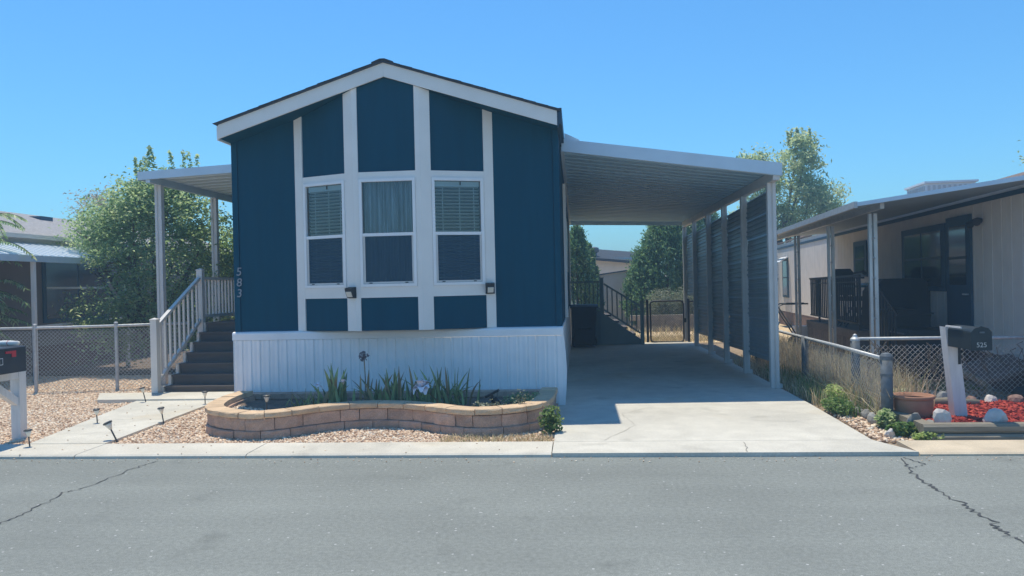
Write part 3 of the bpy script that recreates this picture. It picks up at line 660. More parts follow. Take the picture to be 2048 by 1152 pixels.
P('fascia', 'alum', carport, lambda b: edge_prism(b, (CX1, CY0 + .0285, croof(CX1, CY0)), (CX1, CY1, croof(CX1, CY1)), -.028, -.015, .15, (1, 0, 0)))
P('fascia', 'alum', carport, lambda b: edge_prism(b, (CX0 + .012, CY1, croof(CX0, CY1)), (CX1 - .029, CY1, croof(CX1, CY1)), -.028, -.03, .12, (0, 1, 0)))
P('ledger', 'alum', carport, lambda b: edge_prism(b, (CX0 + .0, CY0 + .03, croof(CX0, CY0)), (CX0 + .0, CY1 - .03, croof(CX0, CY1)), .045, -.02, .05, (1, 0, 0)))
P('flashing', 'alum', carport, lambda b: b.prism([(CX0 + .055, 3.415), (.06, 3.385), (.06, 3.405), (CX0 + .055, 3.50)], 'y', CY0 + .03, 12.2))
PYS = [10.58, 12.3, 13.9, 15.55, 17.4, 18.98]
bx = 2.6
P('beam', 'alumpost', carport, lambda b: edge_prism(b, (bx - .04, CY0 + .03, croof(bx, CY0)), (bx - .04, CY1 - .03, croof(bx, CY1)), .085, -.075, .045, (1, 0, 0)))
for i, y in enumerate(PYS):
    s_ = .055 if i == 0 else .045; zt = croof(bx, y) - .077
    po = P('post', 'alumpost', carport, lambda b: b.prism([(bx - s_, y - .045), (bx - .012, y - .045), (bx - .012, y - .028), (bx + .012, y - .028), (bx + .012, y - .045), (bx + s_, y - .045), (bx + s_, y + .045), (bx - s_, y + .045)], 'z', .036, zt))
    P('base_bracket', 'alumpost', po, lambda b: b.box(bx + s_ + .001, bx + s_ + .04, y - .03, y + .03, .037, .09))
rr = random.Random(5)
for i in range(5):
    y0, y1 = PYS[i] + .05, PYS[i + 1] - .0; y0 -= .09
    zb = .36 if i < 4 else 1.17; zt0 = croof(bx, y0) - (.13 if i == 0 else .20 if i < 3 else .26); nrow = 8 if i < 4 else 5; rh = (zt0 - zb) / nrow
    for r_ in range(nrow):
        prof = []; za = zb + r_ * rh; jj = rr.uniform(0, .004)
        for q in range(4):
            c = rh / 4; lap = .024 * (1 - q / 4); prof += [(za + q * c, lap), (za + q * c + c * .5, lap - .004), (za + q * c + c * .60, lap + .014), (za + q * c + c * .88, lap + .012)]
        prof.append((za + rh + .012, -.006)); n = len(prof); b = MB()
        x_ = bx + .058 + jj + (0.004 if r_ % 2 else 0)
        for y in (y0, y1):
            for z, d in prof: b.v.append(Vector((x_ - d, y + rr.uniform(-.004, .004), z - (y - y0) * .02)))
        b.f = [(j, j + 1, n + j + 1, n + j) for j in range(n - 1)]
        m_ = len(b.v); b.v += [v + Vector((.003, 0, 0)) for v in b.v[:m_]]; b.f += [tuple(m_ + q for q in f)[::-1] for f in b.f[:n - 1]]
        b.build('side_panel', M['steelpanel'], carport)

# ------------------------------------------------------------------ porch cover and stairs on the left
porch = thing('porch_cover', 'off-white metal porch cover on two posts left of the house', 'awning', (-6.72, 11.9, 0))
QX0, QX1, QY0, QY1 = -6.88, -4.31, 11.6, 16.2
def proof_(x, y): return 3.29 + (x - QX0) / (QX1 - QX0) * .11
for k in range(15):
    pw2 = (QY1 - QY0 - .06) / 15; y0 = QY0 + .03 + k * pw2; prof = [(0, 0), (.10, 0), (.16, .035), (.40, .035), (.46, 0), (.995, 0)]; b = MB(); n = len(prof)
    for dz in (.045, .048):
        for x in (QX0 + .03, QX1):
            for t, d in prof: b.v.append(Vector((x, y0 + t * pw2, proof_(x, 0) + d + dz)))
    for j in range(n - 1): b.f.append((j, j + 1, n + j + 1, n + j)); b.f.append((2 * n + j, 3 * n + j, 3 * n + j + 1, 2 * n + j + 1))
    b.build('roof_pan', M['alum'], porch)
P('fascia', 'alum', porch, lambda b: edge_prism(b, (QX0, QY0, proof_(QX0, 0)), (QX1, QY0, proof_(QX1, 0)), .028, -.01, .12, (0, 1, 0)))
P('fascia', 'alum', porch, lambda b: edge_prism(b, (QX0, QY0 + .0285, proof_(QX0, 0)), (QX0, QY1, proof_(QX0, 0)), .028, -.01, .12, (1, 0, 0)))
P('beam', 'alum', porch, lambda b: edge_prism(b, (-6.76, QY0 + .03, proof_(-6.76, 0)), (-6.76, QY1, proof_(-6.76, 0)), .07, -.055, .043, (1, 0, 0)))
for y in (11.95, 13.85):
    P('post', 'alumpost', porch, lambda b: b.prism([(-6.78, y - .045), (-6.74, y - .045), (-6.74, y - .03), (-6.71, y - .03), (-6.71, y - .045), (-6.67, y - .045), (-6.67, y + .045), (-6.78, y + .045)], 'z', 0.0, proof_(-6.72, 0) - .056))
stair = thing('entry_stairs', 'brown composite entry stairs with greige railing under the porch cover', 'stairs', (-5.2, 10.66, 0))
NS = 7; rise = 1.0 / NS; run = .218; SY = 10.68; SX0, SX1 = -5.99, -4.33
for k in range(NS):
    y = SY + k * run
    P('riser', 'tread', stair, lambda b: b.box(SX0, SX1, y, y + .02, .0625 if k == 0 else k * rise - .012, (k + 1) * rise - .026))
    P('tread', 'tread', stair, lambda b: b.box(SX0 - .01, SX1 + .01, y - .022, (y + run - .001) if k < NS - 1 else y + .14, (k + 1) * rise - .0255, (k + 1) * rise))
LY = SY + (NS - 1) * run + .141
for k in range(10): P('deck_board', 'tread', stair, lambda b: b.box(SX0 - .01, SX1 + .01, LY + k * .145, LY + k * .145 + .139, .975, 1.0))
P('stringer', 'rail', stair, lambda b: b.prism([(SY - .02, .063), (SY + .30, .063), (SY + NS * run + .0, .80), (SY + NS * run + .0, 1.0), (SY + (NS - 1) * run - .03, 1.0)] + [q for k in range(NS - 2, -1, -1) for q in ((SY + (k + 1) * run - .035, (k + 1) * rise), (SY + k * run - .03, (k + 1) * rise))] + [(SY - .03, .063)][:0], 'x', SX0 - .055, SX0 - .0115))
P('deck_frame', 'rail', stair, lambda b: b.box(SX0 - .055, SX0 - .0115, SY + NS * run + .001, LY + 1.45, .76, .974))
for yy in (SY + NS * run + .06, LY + 1.38): P('deck_post', 'rail', stair, lambda b: b.box(SX0 - .05, SX0 + .05, yy, yy + .1, 0, .759))
def newel(y, z0, z1, s_=.047):
    n_ = P('newel_post', 'rail', stair, lambda b: b.box(-6.105 - s_ + .025, -6.105 + s_ + .025, y - s_, y + s_, z0, z1))
    P('post_cap', 'rail', n_, lambda b: b.lathe([(.075, z1 + .0005), (.075, z1 + .018), (.05, z1 + .024), (.004, z1 + .04)], 4, (-6.08, y, 0), lambda p: Vector(((p.x + 6.08) * .7071 - (p.y - y) * .7071 - 6.08, (p.x + 6.08) * .7071 + (p.y - y) * .7071 + y, p.z))))
YB, YT = 10.60, 11.98
newel(YB, 0.063, 1.10); newel(YT, .60, 1.84); newel(13.75, .60, 1.80)
def rail_line(p, q, w, h, nm='handrail'): P(nm, 'rail', stair, lambda b: b.bar(p, q, w, h))
rail_line((-6.08, YB + .048, 1.02), (-6.08, YT - .048, 1.72), .055, .045); rail_line((-6.08, YB + .048, .205), (-6.08, YT - .048, 1.04), .045, .045, 'bottom_rail')
for k in range(9):
    t = (k + 1) / 10; y = YB + t * (YT - YB); P('baluster', 'rail', stair, lambda b: b.box(-6.095, -6.065, y - .015, y + .015, .205 + t * .835 + .02, 1.02 + t * .70 - .02))
rail_line((-6.08, YT + .048, 1.715), (-6.08, 13.70, 1.715), .055, .045); rail_line((-6.08, YT + .048, 1.10), (-6.08, 13.70, 1.10), .045, .045, 'bottom_rail')
for k in range(13):
    y = YT + .048 + (k + 1) * (13.70 - YT - .048) / 14; P('baluster', 'rail', stair, lambda b: b.box(-6.095, -6.065, y - .015, y + .015, 1.1235, 1.6915))

# ------------------------------------------------------------------ block planter
planter = thing('block_planter', 'serpentine tan block planter with buff cap stones below the white skirting', 'planter', (-2.2, 7.9, 0))
seg = np.r_[0, np.cumsum(np.linalg.norm(np.diff(PPATH, axis=0), axis=1))]; PLEN = seg[-1]
def at_len(s):
    s = min(max(s, 0), PLEN); x = np.interp(s, seg, PPATH[:, 0]); y = np.interp(s, seg, PPATH[:, 1]); e = .02
    dx = np.interp(min(s + e, PLEN), seg, PPATH[:, 0]) - np.interp(max(s - e, 0), seg, PPATH[:, 0]); dy = np.interp(min(s + e, PLEN), seg, PPATH[:, 1]) - np.interp(max(s - e, 0), seg, PPATH[:, 1])
    l = math.hypot(dx, dy); return x, y, -dy / l, dx / l                       # point and inward normal
rr = random.Random(8)
def course(nm, m, z0, z1, out, depth, off, lens, rough):
    s = off
    while s < PLEN - .03:
        ln = rr.choice(lens); e = min(s + ln - .007, PLEN); nc = 4; b = MB(); dz = rr.uniform(-.003, .003); oo = out + rr.uniform(-.006, .006)
        for j in range(nc + 1):
            x, y, nx_, ny_ = at_len(s + (e - s) * j / nc)
            edge = (j in (0, nc)) * .008
            for zi, z in enumerate((z0 + .002, z0 + .3 * (z1 - z0), z0 + .72 * (z1 - z0), z1 - .007, z1)):
                rj = rr.uniform(-rough, rough) if 0 < zi < 4 else 0
                o_ = -oo + edge + rj + (.012 if zi == 4 else .004 if zi == 0 else 0)
                b.v.append(Vector((x + nx_ * o_, y + ny_ * o_, z + dz)))
            for z in (z1, z0 + .002): b.v.append(Vector((x + nx_ * (depth - oo), y + ny_ * (depth - oo), z + dz)))
        for j in range(nc):
            for q in range(7): b.f.append((j * 7 + q, (j + 1) * 7 + q, (j + 1) * 7 + (q + 1) % 7, j * 7 + (q + 1) % 7))
        b.f.append(tuple(range(7))); b.f.append(tuple(nc * 7 + q for q in range(7))[::-1])
        b.build(nm, M[m], planter); s += ln
course('block', 'block', -.03, .098, .018, .2, -.12, (.29, .30, .40), .006)
course('block', 'block', .10, .222, .0, .2, 0.0, (.20, .30, .40, .30), .006)
course('cap_stone', 'cap', .224, .282, .022, .19, -.05, (.27, .30, .33), .005)
x = -4.20
while x < -.50:                                                               # low rear course against the skirting
    w_ = rr.choice((.28, .30, .40)); P('block', 'block', planter, lambda b: b.box(x, min(x + w_ - .006, -.47), 9.12 + rr.uniform(-.004, .004), 9.285, -.02, .172))
    P('cap_stone', 'block', planter, lambda b: b.box(x + .02, min(x + w_ + .014, -.455), 9.105 + rr.uniform(-.004, .004), 9.285, .174, .232)); x += w_
inner = [at_len(s) for s in np.linspace(0.02, PLEN - .02, 70)]
sp = [(x + nx_ * .1, y + ny_ * .1) for x, y, nx_, ny_ in inner]
b = MB(); n = len(sp)
for (x, y) in sp: b.v += [Vector((x, y, .165 + rr.uniform(-.01, .01))), Vector((x, (y + 9.2) / 2, .19 + rr.uniform(-.03, .02))), Vector((x, 9.2, .16))]
for i in range(n - 1):
    for q in range(2): b.f.append((i * 3 + q, i * 3 + 3 + q, i * 3 + 4 + q, i * 3 + 1 + q))
b.build('soil', M['shade_soil'], planter)
g = pebbles('loose_stones', M['gravel'], [(-3.95, 8.0), (-3.6, 7.72), (-3.2, 7.66), (-3.0, 7.85), (-3.3, 8.15), (-3.9, 8.5)], [], .042, .03, .17)
tag(g, 'patch of pale loose stones in the left end of the planter', 'stones', kind='stuff')

# ------------------------------------------------------------------ plants in the planter
def iris(name, label, loc, n, h, spread, seed, group, drychance=.15, w=.04):
    t = thing(name, label, 'plant', loc, 0, group); rr = random.Random(seed)
    for k in range(n):
        a = rr.uniform(0, 2 * math.pi); ln = abs(rr.gauss(0, spread)); hh = h * rr.uniform(.5, 1.08) * (1 - .25 * ln); ww = w * rr.uniform(.6, 1.2)
        bx_, by_ = rr.gauss(0, .05 + spread * .09), rr.gauss(0, .04); b = MB(); dx, dy = math.cos(a) * ln * hh, math.sin(a) * ln * hh * .6; m_ = 5
        ax = rr.uniform(-.5, .5); sx, sy = math.cos(ax), math.sin(ax)
        for j in range(m_ + 1):
            u = j / m_; cx, cy, cz = bx_ + dx * u ** 1.7, by_ + dy * u ** 1.7, hh * (u - .22 * ln * u ** 3); wj = ww * (1 - u ** 2.2) * (.75 + .5 * u) / 2 + .0008
            b.v += [Vector((cx - sx * wj, cy - sy * wj, cz)), Vector((cx, cy - .004, cz)), Vector((cx + sx * wj, cy + sy * wj, cz))]
        for j in range(m_):
            for q in (0, 1): b.f.append((j * 3 + q, j * 3 + q + 1, j * 3 + 4 + q, j * 3 + 3 + q))
        b.build('leaf', M['irisdry'] if rr.random() < drychance else M['iris'], t, True)
    return t
GI = 'strap-leaved plants in the block planter'
iris('iris_plant', 'broad-leaved iris with wilted white blooms, leftmost clump in the planter', (-2.72, 8.42, .16), 24, .52, .55, 1, GI, .12, .062)
iris('iris_plant', 'yellowing iris clump below the tall seed head in the planter', (-2.28, 8.42, .16), 26, .42, .4, 2, GI, .4)
iris('iris_plant', 'upright green iris clump in the middle of the planter', (-2.05, 8.45, .16), 24, .44, .3, 3, GI, .25)
iris('iris_plant', 'iris clump carrying the pale pink bloom', (-1.66, 8.42, .16), 30, .50, .6, 4, GI, .12)
iris('iris_plant', 'spiky dark iris clump right of the pale pink bloom', (-1.36, 8.45, .16), 30, .44, .7, 5, GI, .15, .026)
iris('daylily', 'low pale green grassy tuft at the left of the irises', (-3.02, 8.3, .16), 30, .26, .6, 6, GI, .3, .018)
iris('daylily', 'low grassy tuft between the middle and pink-bloomed irises', (-1.86, 8.35, .16), 24, .28, .7, 7, GI, .2, .02)
def bloom(name, label, loc, r, m, n, seed):
    t = thing(name, label, 'flower', loc); rr = random.Random(seed)
    b = MB(); b.tube([(0, 0, -loc[2] + .17), (rr.uniform(-.02, .02), 0, -.1), (0, 0, 0)], .006, 6); b.build('stem', M['iris'], t, True)
    for k in range(n):
        a = 2 * math.pi * k / n + rr.uniform(-.3, .3); el = rr.uniform(-.7, .9); b = MB(); m_ = 4
        d = Vector((math.cos(a) * math.cos(el), math.sin(a) * math.cos(el), math.sin(el))); s_ = d.cross(Vector((0, 0, 1))).normalized(); up = s_.cross(d)
        for j in range(m_ + 1):
            u = j / m_; c = d * r * u + up * (.3 * r * math.sin(u * 3)) ; wj = r * .42 * math.sin(min(1, u * 1.05 + .08) * math.pi * .93) + .002
            b.v += [c - s_ * wj + up * wj * .3, c, c + s_ * wj + up * wj * .3]
        for j in range(m_):
            for q in (0, 1): b.f.append((j * 3 + q, j * 3 + q + 1, j * 3 + 4 + q, j * 3 + 3 + q))
        b.build('petal', M[m], t, True, True)
    return t
bloom('iris_bloom', 'large pale pink and white bloom right of the planter centre', (-1.72, 8.26, .40), .115, 'petal', 14, 1)
bloom('iris_bloom', 'drooping faded white bloom on the leftmost iris clump', (-2.90, 8.32, .42), .06, 'petal', 6, 2)
bloom('iris_bloom', 'small pale bloom low among the leftmost iris leaves', (-2.62, 8.34, .46), .05, 'petal', 6, 3)
t = thing('seed_stalk', 'tall stalk with dark round seed head above the planter', 'flower', (-2.42, 8.5, .17))
P('stem', 'irisdry', t, lambda b: b.tube([(0, 0, 0), (.01, 0, .3), (0.0, 0, .53)], .006, 6), True)
b = MB(); rr = random.Random(3)
for k in range(42):
    d = Vector((rr.gauss(0, 1), rr.gauss(0, 1), rr.gauss(.3, 1))).normalized(); e = Vector((0, 0, .56)) + d * .055
    b.tube([(0, 0, .53), e], .0018, 4); b.lathe([(.002, -.008), (.008, 0), (.002, .008)], 6, e)
b.build('seed_head', M['seed'], t, True)
pts = np.array([(rr.uniform(-1.2, -.5), rr.uniform(7.75, 8.2), .17) for _ in range(60)])
def leafy(name, label, cat, loc, r, n, L, W, m, group=None, stems=7, h=1.0):
    t = thing(name, label, cat, loc, 0, group); C = ellipsoid_pts(n, (loc[0], loc[1], loc[2] + r[2] * h), r, .55); C = C[C[:, 2] > loc[2] + .005]
    V, Fi = leaf_arrays(C, L, W, 1.0); np_mesh('foliage', V - np.array(loc), 4, Fi, RNG.random(len(C)), M[m], t)
    b = MB(); rr = random.Random(len(C))
    for k in range(stems):
        a = rr.uniform(0, 6.28); b.tube([(0, 0, 0), (math.cos(a) * r[0] * .5, math.sin(a) * r[1] * .5, r[2] * h * 1.3)], [.004, .002], 5)
    b.build('stem', M['bark'] if m.startswith('leaf') else M['iris'], t, True); return t
GC = 'leafy ground plants'
leafy('creeping_plant', 'pale leafed creeper spilling near the right end of the planter', 'plant', (-.95, 7.86, .17), (.22, .1, .08), 160, .03, .022, 'leafE', GC)
leafy('creeping_plant', 'dark green low creeper at the planter right corner under the skirting', 'plant', (-.62, 8.45, .17), (.25, .3, .07), 500, .035, .026, 'leafA', GC)
leafy('creeping_plant', 'small pale sprig curling over the cap stones right of the spotlight', 'plant', (-.60, 7.85, .2), (.12, .05, .12), 60, .026, .02, 'leafE', GC)
leafy('leafy_weed', 'bright green leafy weed where planter meets the driveway', 'plant', (-.30, 7.62, .0), (.13, .12, .15), 420, .045, .032, 'weed', GC)
pts = np.stack([RNG.uniform(-1.35, -.27, 900), 7.2 + RNG.random(900) ** 1.5 * .3, np.full(900, .01)], 1)
tag(blades('dry_grass', M['dry'], None, pts, .05, .008, .9), 'dry yellow weeds along the kerb at the planter right end', 'grass', kind='stuff')

# ------------------------------------------------------------------ path lights
def path_light():
    t = thing('path_light', 'x', 'path light', (0, 0, 0), 0, 'solar path lights')
    P('stake', 'lampdark', t, lambda b: b.tube([(0, 0, -.03), (0, 0, .15)], .0085, 8), True)
    P('lens', 'lampglass', t, lambda b: b.lathe([(.014, .145), (.034, .20), (.038, .212)], 14), True, True)
    P('cap', 'lampdark', t, lambda b: b.lathe([(.04, .2125), (.048, .216), (.048, .228), (.03, .236)], 16), True)
    P('ground_collar', 'lampdark', t, lambda b: b.lathe([(.012, -.002), (.012, .012)], 8), True)
    return t
pl = path_light()
spots = [((-5.45, 8.27, .02), 'path light upright in gravel on the left of the walk', -3, 0, .78), ((-4.62, 7.32, .02), 'strongly tilted path light nearest the kerb, right of the walk', -24, 5, .95),
         ((-4.70, 8.33, .02), 'slightly tilted path light halfway along the right walk edge', -8, 3, .8), ((-5.80, 9.84, .06), 'path light leaning beside the stair newel post', -14, 0, .78),
         ((-4.86, 9.62, .02), 'path light near the stairs at the planter left end', 0, 0, .8), ((-3.38, 8.05, .17), 'path light standing in the left end of the planter bed', 2, 0, .85),
         ((-5.32, 7.02, .02), 'path light at the foot of the left mailbox post', -5, 0, .8)]
for i, (loc, lab, ty, tx, s_) in enumerate(spots):
    o = pl if i == 0 else copy_tree(pl); o.location = loc; o.rotation_euler = (R(tx), R(ty), 0); o.scale = (s_, s_, s_); o['label'] = lab
t = thing('solar_spotlight', 'black solar spotlight tilted in the right part of the planter', 'spotlight', (-.96, 8.34, .17))
P('stake', 'black', t, lambda b: b.tube([(0, 0, -.03), (0, 0, .12)], .012, 8), True)
P('solar_panel', 'black', t, lambda b: b.bar((-.07, -.01, .115), (.075, -.01, .185), .10, .022), True)
P('lamp_head', 'black', t, lambda b: b.tube([(.02, 0, .10), (.07, 0, .02)], [.03, .042], 10), True)
P('pivot', 'black', t, lambda b: b.tube([(0, -.03, .115), (0, .03, .115)], .016, 8), True)

# ------------------------------------------------------------------ mailboxes
def mailbox_body(t, x0, x1, y0, y1, z0, z1, m):
    xc, w = (x0 + x1) / 2, (x1 - x0) / 2; zs = z1 - .055
    prof = [(x0, z0), (x1, z0), (x1, zs)] + [(xc + w * math.cos(a), zs + .055 * math.sin(a)) for a in np.linspace(.3, math.pi - .3, 9)] + [(x0, zs)]
    return P('box', m, t, lambda b: b.prism(prof, 'y', y0, y1))
t = thing('mailbox', 'charcoal mailbox with red flag on a white post at the left', 'mailbox', (-5.80, 7.54, 0), 0, 'mailboxes by the road')
P('post', 'whitepaint', t, lambda b: b.box(-5.875, -5.775, 7.49, 7.59, 0, .74))
P('arm', 'whitepaint', t, lambda b: b.box(-5.87, -5.78, 6.95, 7.489, .645, .735))
P('brace', 'whitepaint', t, lambda b: b.bar((-5.825, 7.50, .40), (-5.825, 7.12, .65), .07, .07))
bd = P('box', 'boxblack', t, lambda b: b.prism([(-5.93, .737), (-5.60, .737), (-5.60, .985), (-5.615, .995), (-5.915, .995), (-5.93, .985)], 'y', 6.86, 7.365))
P('lid', 'boxblack', bd, lambda b: b.box(-5.94, -5.59, 6.835, 6.858, .735, 1.0))
fl = P('flag', 'red', bd, lambda b: b.prism([(7.08, .935), (7.08, .955), (7.22, .957), (7.22, .895), (7.165, .895), (7.165, .933)], 'x', -5.5985, -5.592))
P('number_plate', 'white', bd, lambda b: b.box(6.80, 6.80, 0, 0, 0, 0) if False else b.prism([(6.88, .83), (7.045, .83), (7.045, .895), (6.88, .895)], 'x', -5.5985, -5.595))
P('number_plate', 'boxblack', bd, lambda b: b.prism([(6.885, .835), (7.04, .835), (7.04, .89), (6.885, .89)], 'x', -5.5948, -5.5945))
o = link('lettering', text_mesh('583', .06, .0005), M['white'], bd); o.rotation_euler = (R(90), 0, R(90)); o.location = Vector((-5.5935, 6.962, .862)) - root_loc(bd)
o = thing('rolled_newspaper', 'rolled white paper lying on top of the left mailbox', 'newspaper', (-5.72, 7.3, 1.0))
P('roll', 'paper', o, lambda b: b.tube([(-.16, .02, .024), (-.08, .01, .026), (.0, .0, .026), (.10, -.01, .024)], [.022, .026, .026, .022], 12), True, True)
P('rubber_band', 'red', o, lambda b: b.tube([(-.012, .002, .026), (-.006, .001, .026)], .0275, 12), True)
t = thing('mailbox', 'dark mailbox numbered 525 on a leaning white post in red mulch', 'mailbox', (3.72, 7.95, .1), 0, 'mailboxes by the road')
P('post', 'whitepaint', t, lambda b: b.add([(3.665, 7.90, .08), (3.785, 7.90, .08), (3.785, 8.02, .08), (3.665, 8.02, .08), (3.585, 7.90, .99), (3.70, 7.90, .97), (3.70, 8.02, .97), (3.585, 8.02, .99)],
    [(0, 3, 2, 1), (4, 5, 6, 7), (0, 1, 5, 4), (1, 2, 6, 5), (2, 3, 7, 6), (3, 0, 4, 7)]))
bd = mailbox_body(t, 3.60, 3.775, 7.44, 7.88, .80, 1.01, 'boxnavy')
P('door', 'boxnavy', bd, lambda b: b.prism([(3.594, .795), (3.781, .795), (3.781, .965), (3.75, 1.0), (3.69, 1.018), (3.63, 1.0), (3.594, .965)], 'y', 7.425, 7.4395))
P('door_pull', 'galvold', bd, lambda b: b.box(3.67, 3.71, 7.412, 7.4245, .955, .97))
P('backboard', 'whitepaint', t, lambda b: b.box(3.585, 3.60, 7.60, 7.895, .99, 1.005))
o = link('lettering', text_mesh('525', .062, .0008), M['galv'], bd); o.rotation_euler = (R(90), 0, 0); o.location = Vector((3.688, 7.4235, .845)) - root_loc(bd)
P('hanging_hook', 'galvold', t, lambda b: b.tube([(3.74, 7.7, .80), (3.80, 7.6, .765), (3.83, 7.58, .75), (3.84, 7.57, .73), (3.82, 7.57, .72)], .005, 6))
P('strap', 'black', t, lambda b: b.box(3.70, 3.725, 7.893, 7.899, .62, .80))

# ------------------------------------------------------------------ chain-link fences
def link_mesh(parent, p, q, z0, z1, m, cell=.058, r=.0021):
    """zig-zag wires of a chain-link panel from p to q, each wire a thin strip box"""
    p, q = Vector((*p, 0)), Vector((*q, 0)); d = (q - p); Ln = d.length; d.normalize(); nrm = Vector((d.y, -d.x, 0)); b = MB(); n = int(Ln / cell); rows = int((z1 - z0) / cell)
    V = []; Fc = []
    def seg(u0, a0, u1, a1, off):
        A = p + d * u0 + Vector((0, 0, a0)) + nrm * off; B = p + d * u1 + Vector((0, 0, a1)) + nrm * off; t = (B - A).normalized(); s_ = t.cross(nrm).normalized() * r * 1.2
        i = len(V); o1 = nrm * r * 1.2
        V.extend([A - s_, A + s_, A + o1, B - s_, B + s_, B + o1]); Fc.extend([(i, i + 1, i + 4, i + 3), (i + 1, i + 2, i + 5, i + 4), (i + 2, i, i + 3, i + 5)])
    for k in range(n):
        u = k * cell
        for j in range(rows):
            a = z0 + j * cell
            if j % 2 == 0: seg(u, a, u + cell, a + cell, .001); seg(u + cell, a, u, a + cell, -.001)
            else: seg(u + cell, a, u + 2 * cell if u + 2 * cell < Ln else u + cell, a + cell, .001); seg(u + cell, a, u, a + cell, -.001)
    b.v = V; b.f = Fc; o = b.build('wire_mesh', M[m], parent); tag(o, kind='stuff'); return o
fence = thing('chain_link_fence', 'silver chain-link fence across the gravel yard left of the stairs', 'fence', (-8.3, 11.1, 0))
for (x, y) in ((-10.0, 10.85), (-8.30, 11.12), (-7.17, 11.40)):
    po = P('post', 'galv', fence, lambda b: b.tube([(x, y, 0), (x, y, 1.03)], .027, 10), smooth=False)
    P('post_cap', 'galv', po, lambda b: b.lathe([(.031, 1.03), (.031, 1.05), (.018, 1.065)], 10, (x, y, 0)))
P('top_rail', 'galv', fence, lambda b: b.tube([(-12.0, 10.5, 1.02), (-8.30, 11.12, 1.0), (-7.17, 11.40, 1.0), (-6.12, 11.62, 1.01)], .021, 8), smooth=True)
link_mesh(fence, (-11.5, 10.58), (-8.30, 11.12), .03, .99, 'wire'); link_mesh(fence, (-8.30, 11.12), (-7.17, 11.40), .03, .99, 'wire'); link_mesh(fence, (-7.17, 11.40), (-6.12, 11.64), .03, .99, 'wire')
fr = thing('chain_link_fence', 'low weathered chain-link fence overgrown with dry weeds beside the driveway', 'fence', (3.08, 8.0, 0))
cp = P('corner_post', 'galvold', fr, lambda b: b.tube([(3.06, 8.0, 0), (3.06, 8.0, .69)], .056, 16), smooth=True)
P('post_cap', 'galvold', cp, lambda b: b.lathe([(.062, .66), (.062, .70), (.045, .725), (.012, .735)], 16, (3.06, 8.0, 0)))
P('tension_band', 'galvold', cp, lambda b: b.lathe([(.060, .50), (.060, .525)], 16, (3.06, 8.0, 0))); P('tension_band', 'galvold', cp, lambda b: b.lathe([(.060, .30), (.060, .325)], 16, (3.06, 8.0, 0)))
for y in (11.0, 13.9): P('post', 'galvold', fr, lambda b: b.tube([(3.12, y, 0), (3.12, y, .69)], .048, 12), smooth=True)
P('top_rail', 'galv', fr, lambda b: b.tube([(3.06, 8.05, .665), (3.10, 9.6, .672), (3.12, 11.0, .67), (3.14, 14.0, .68)], .022, 8), smooth=True)
link_mesh(fr, (3.07, 8.06), (3.12, 11.0), .03, .64, 'wirerust'); link_mesh(fr, (3.12, 11.05), (3.13, 13.9), .03, .64, 'wirerust')
f2 = thing('chain_link_fence', 'low chain-link fence with bare vines in front of the right neighbour house', 'fence', (3.21, 9.3, 0))
cp = P('corner_post', 'galvold', f2, lambda b: b.tube([(3.21, 9.3, 0), (3.21, 9.3, .77)], .05, 14), smooth=True)
P('post_cap', 'galv', cp, lambda b: b.lathe([(.055, .755), (.055, .775), (.03, .80), (.022, .825), (.006, .835)], 14, (3.21, 9.3, 0)))
P('post', 'galvold', f2, lambda b: b.tube([(5.28, 9.27, 0), (5.28, 9.27, .75)], .03, 12), smooth=True)
P('top_rail', 'galv', f2, lambda b: b.tube([(3.24, 9.3, .775), (4.2, 9.29, .77), (4.8, 9.28, .765), (5.28, 9.27, .76)], .02, 8), smooth=True)
link_mesh(f2, (3.25, 9.3), (5.27, 9.27), .04, .75, 'wirerust', cell=.06, r=.0019)
vine = thing('dead_vine', 'bare pale vine tangle hanging on the chain-link fence by the mailbox', 'vine', (4.2, 9.27, 0))
b = MB(); rr = random.Random(21)
for k in range(46):
    x = rr.choice((rr.uniform(3.3, 4.2), rr.uniform(3.3, 5.2))); z = rr.uniform(.5, .78); pts = [(x, 9.26 + rr.uniform(-.03, .03), z)]
    for j in range(rr.randint(3, 6)): x += rr.uniform(-.09, .09); z -= rr.uniform(.02, .12); pts.append((x, 9.26 + rr.uniform(-.05, .03), max(z, .05)))
    b.tube(pts, [.006] + [.0045] * (len(pts) - 2) + [.002], 4)
b.build('stems', M['pale'] if False else M['deckwood'], vine)

# ------------------------------------------------------------------ right-hand verge and the neighbour's front bed
struct(sheet('neighbour_yard', [(3.15, 8.87), (5.2, 8.87), (5.35, 11.6), (3.15, 11.6)], -.004, 'concrete_old'))
def verge(n, x0, x1, y0, y1, h, w, m, lab, cat='grass', lean=.35, z=0.0):
    pts = np.stack([RNG.uniform(x0, x1, n), RNG.uniform(y0, y1, n), np.full(n, z)], 1); return tag(blades('dry_grass', M[m], None, pts, h, w, lean), lab, cat, kind='stuff')
verge(3000, 3.14, 3.7, 8.4, 14.5, .48, .011, 'dry', 'tall straw-coloured weeds grown through the driveway fence', lean=.3)
verge(900, 3.02, 3.42, 8.1, 10.6, .34, .011, 'dry', 'bleached tangled weeds along the front of the driveway fence', lean=.6)
verge(1100, 2.72, 3.0, 9.0, 14.0, .20, .009, 'dry', 'short dry grass at the driveway right edge', lean=.5)
verge(1200, 2.76, 3.3, 8.4, 12.0, .22, .010, 'weed', 'low green grass mixed into the fence weeds', lean=.5)
verge(1500, 3.3, 4.0, 9.5, 11.4, .40, .009, 'dry', 'dry weeds behind the neighbour fence near the awning posts', lean=.45)
verge(2600, 3.4, 5.2, 10.3, 11.2, .05, .01, 'weed', 'thin strip of yellow-green lawn behind the red mulch', lean=.8)
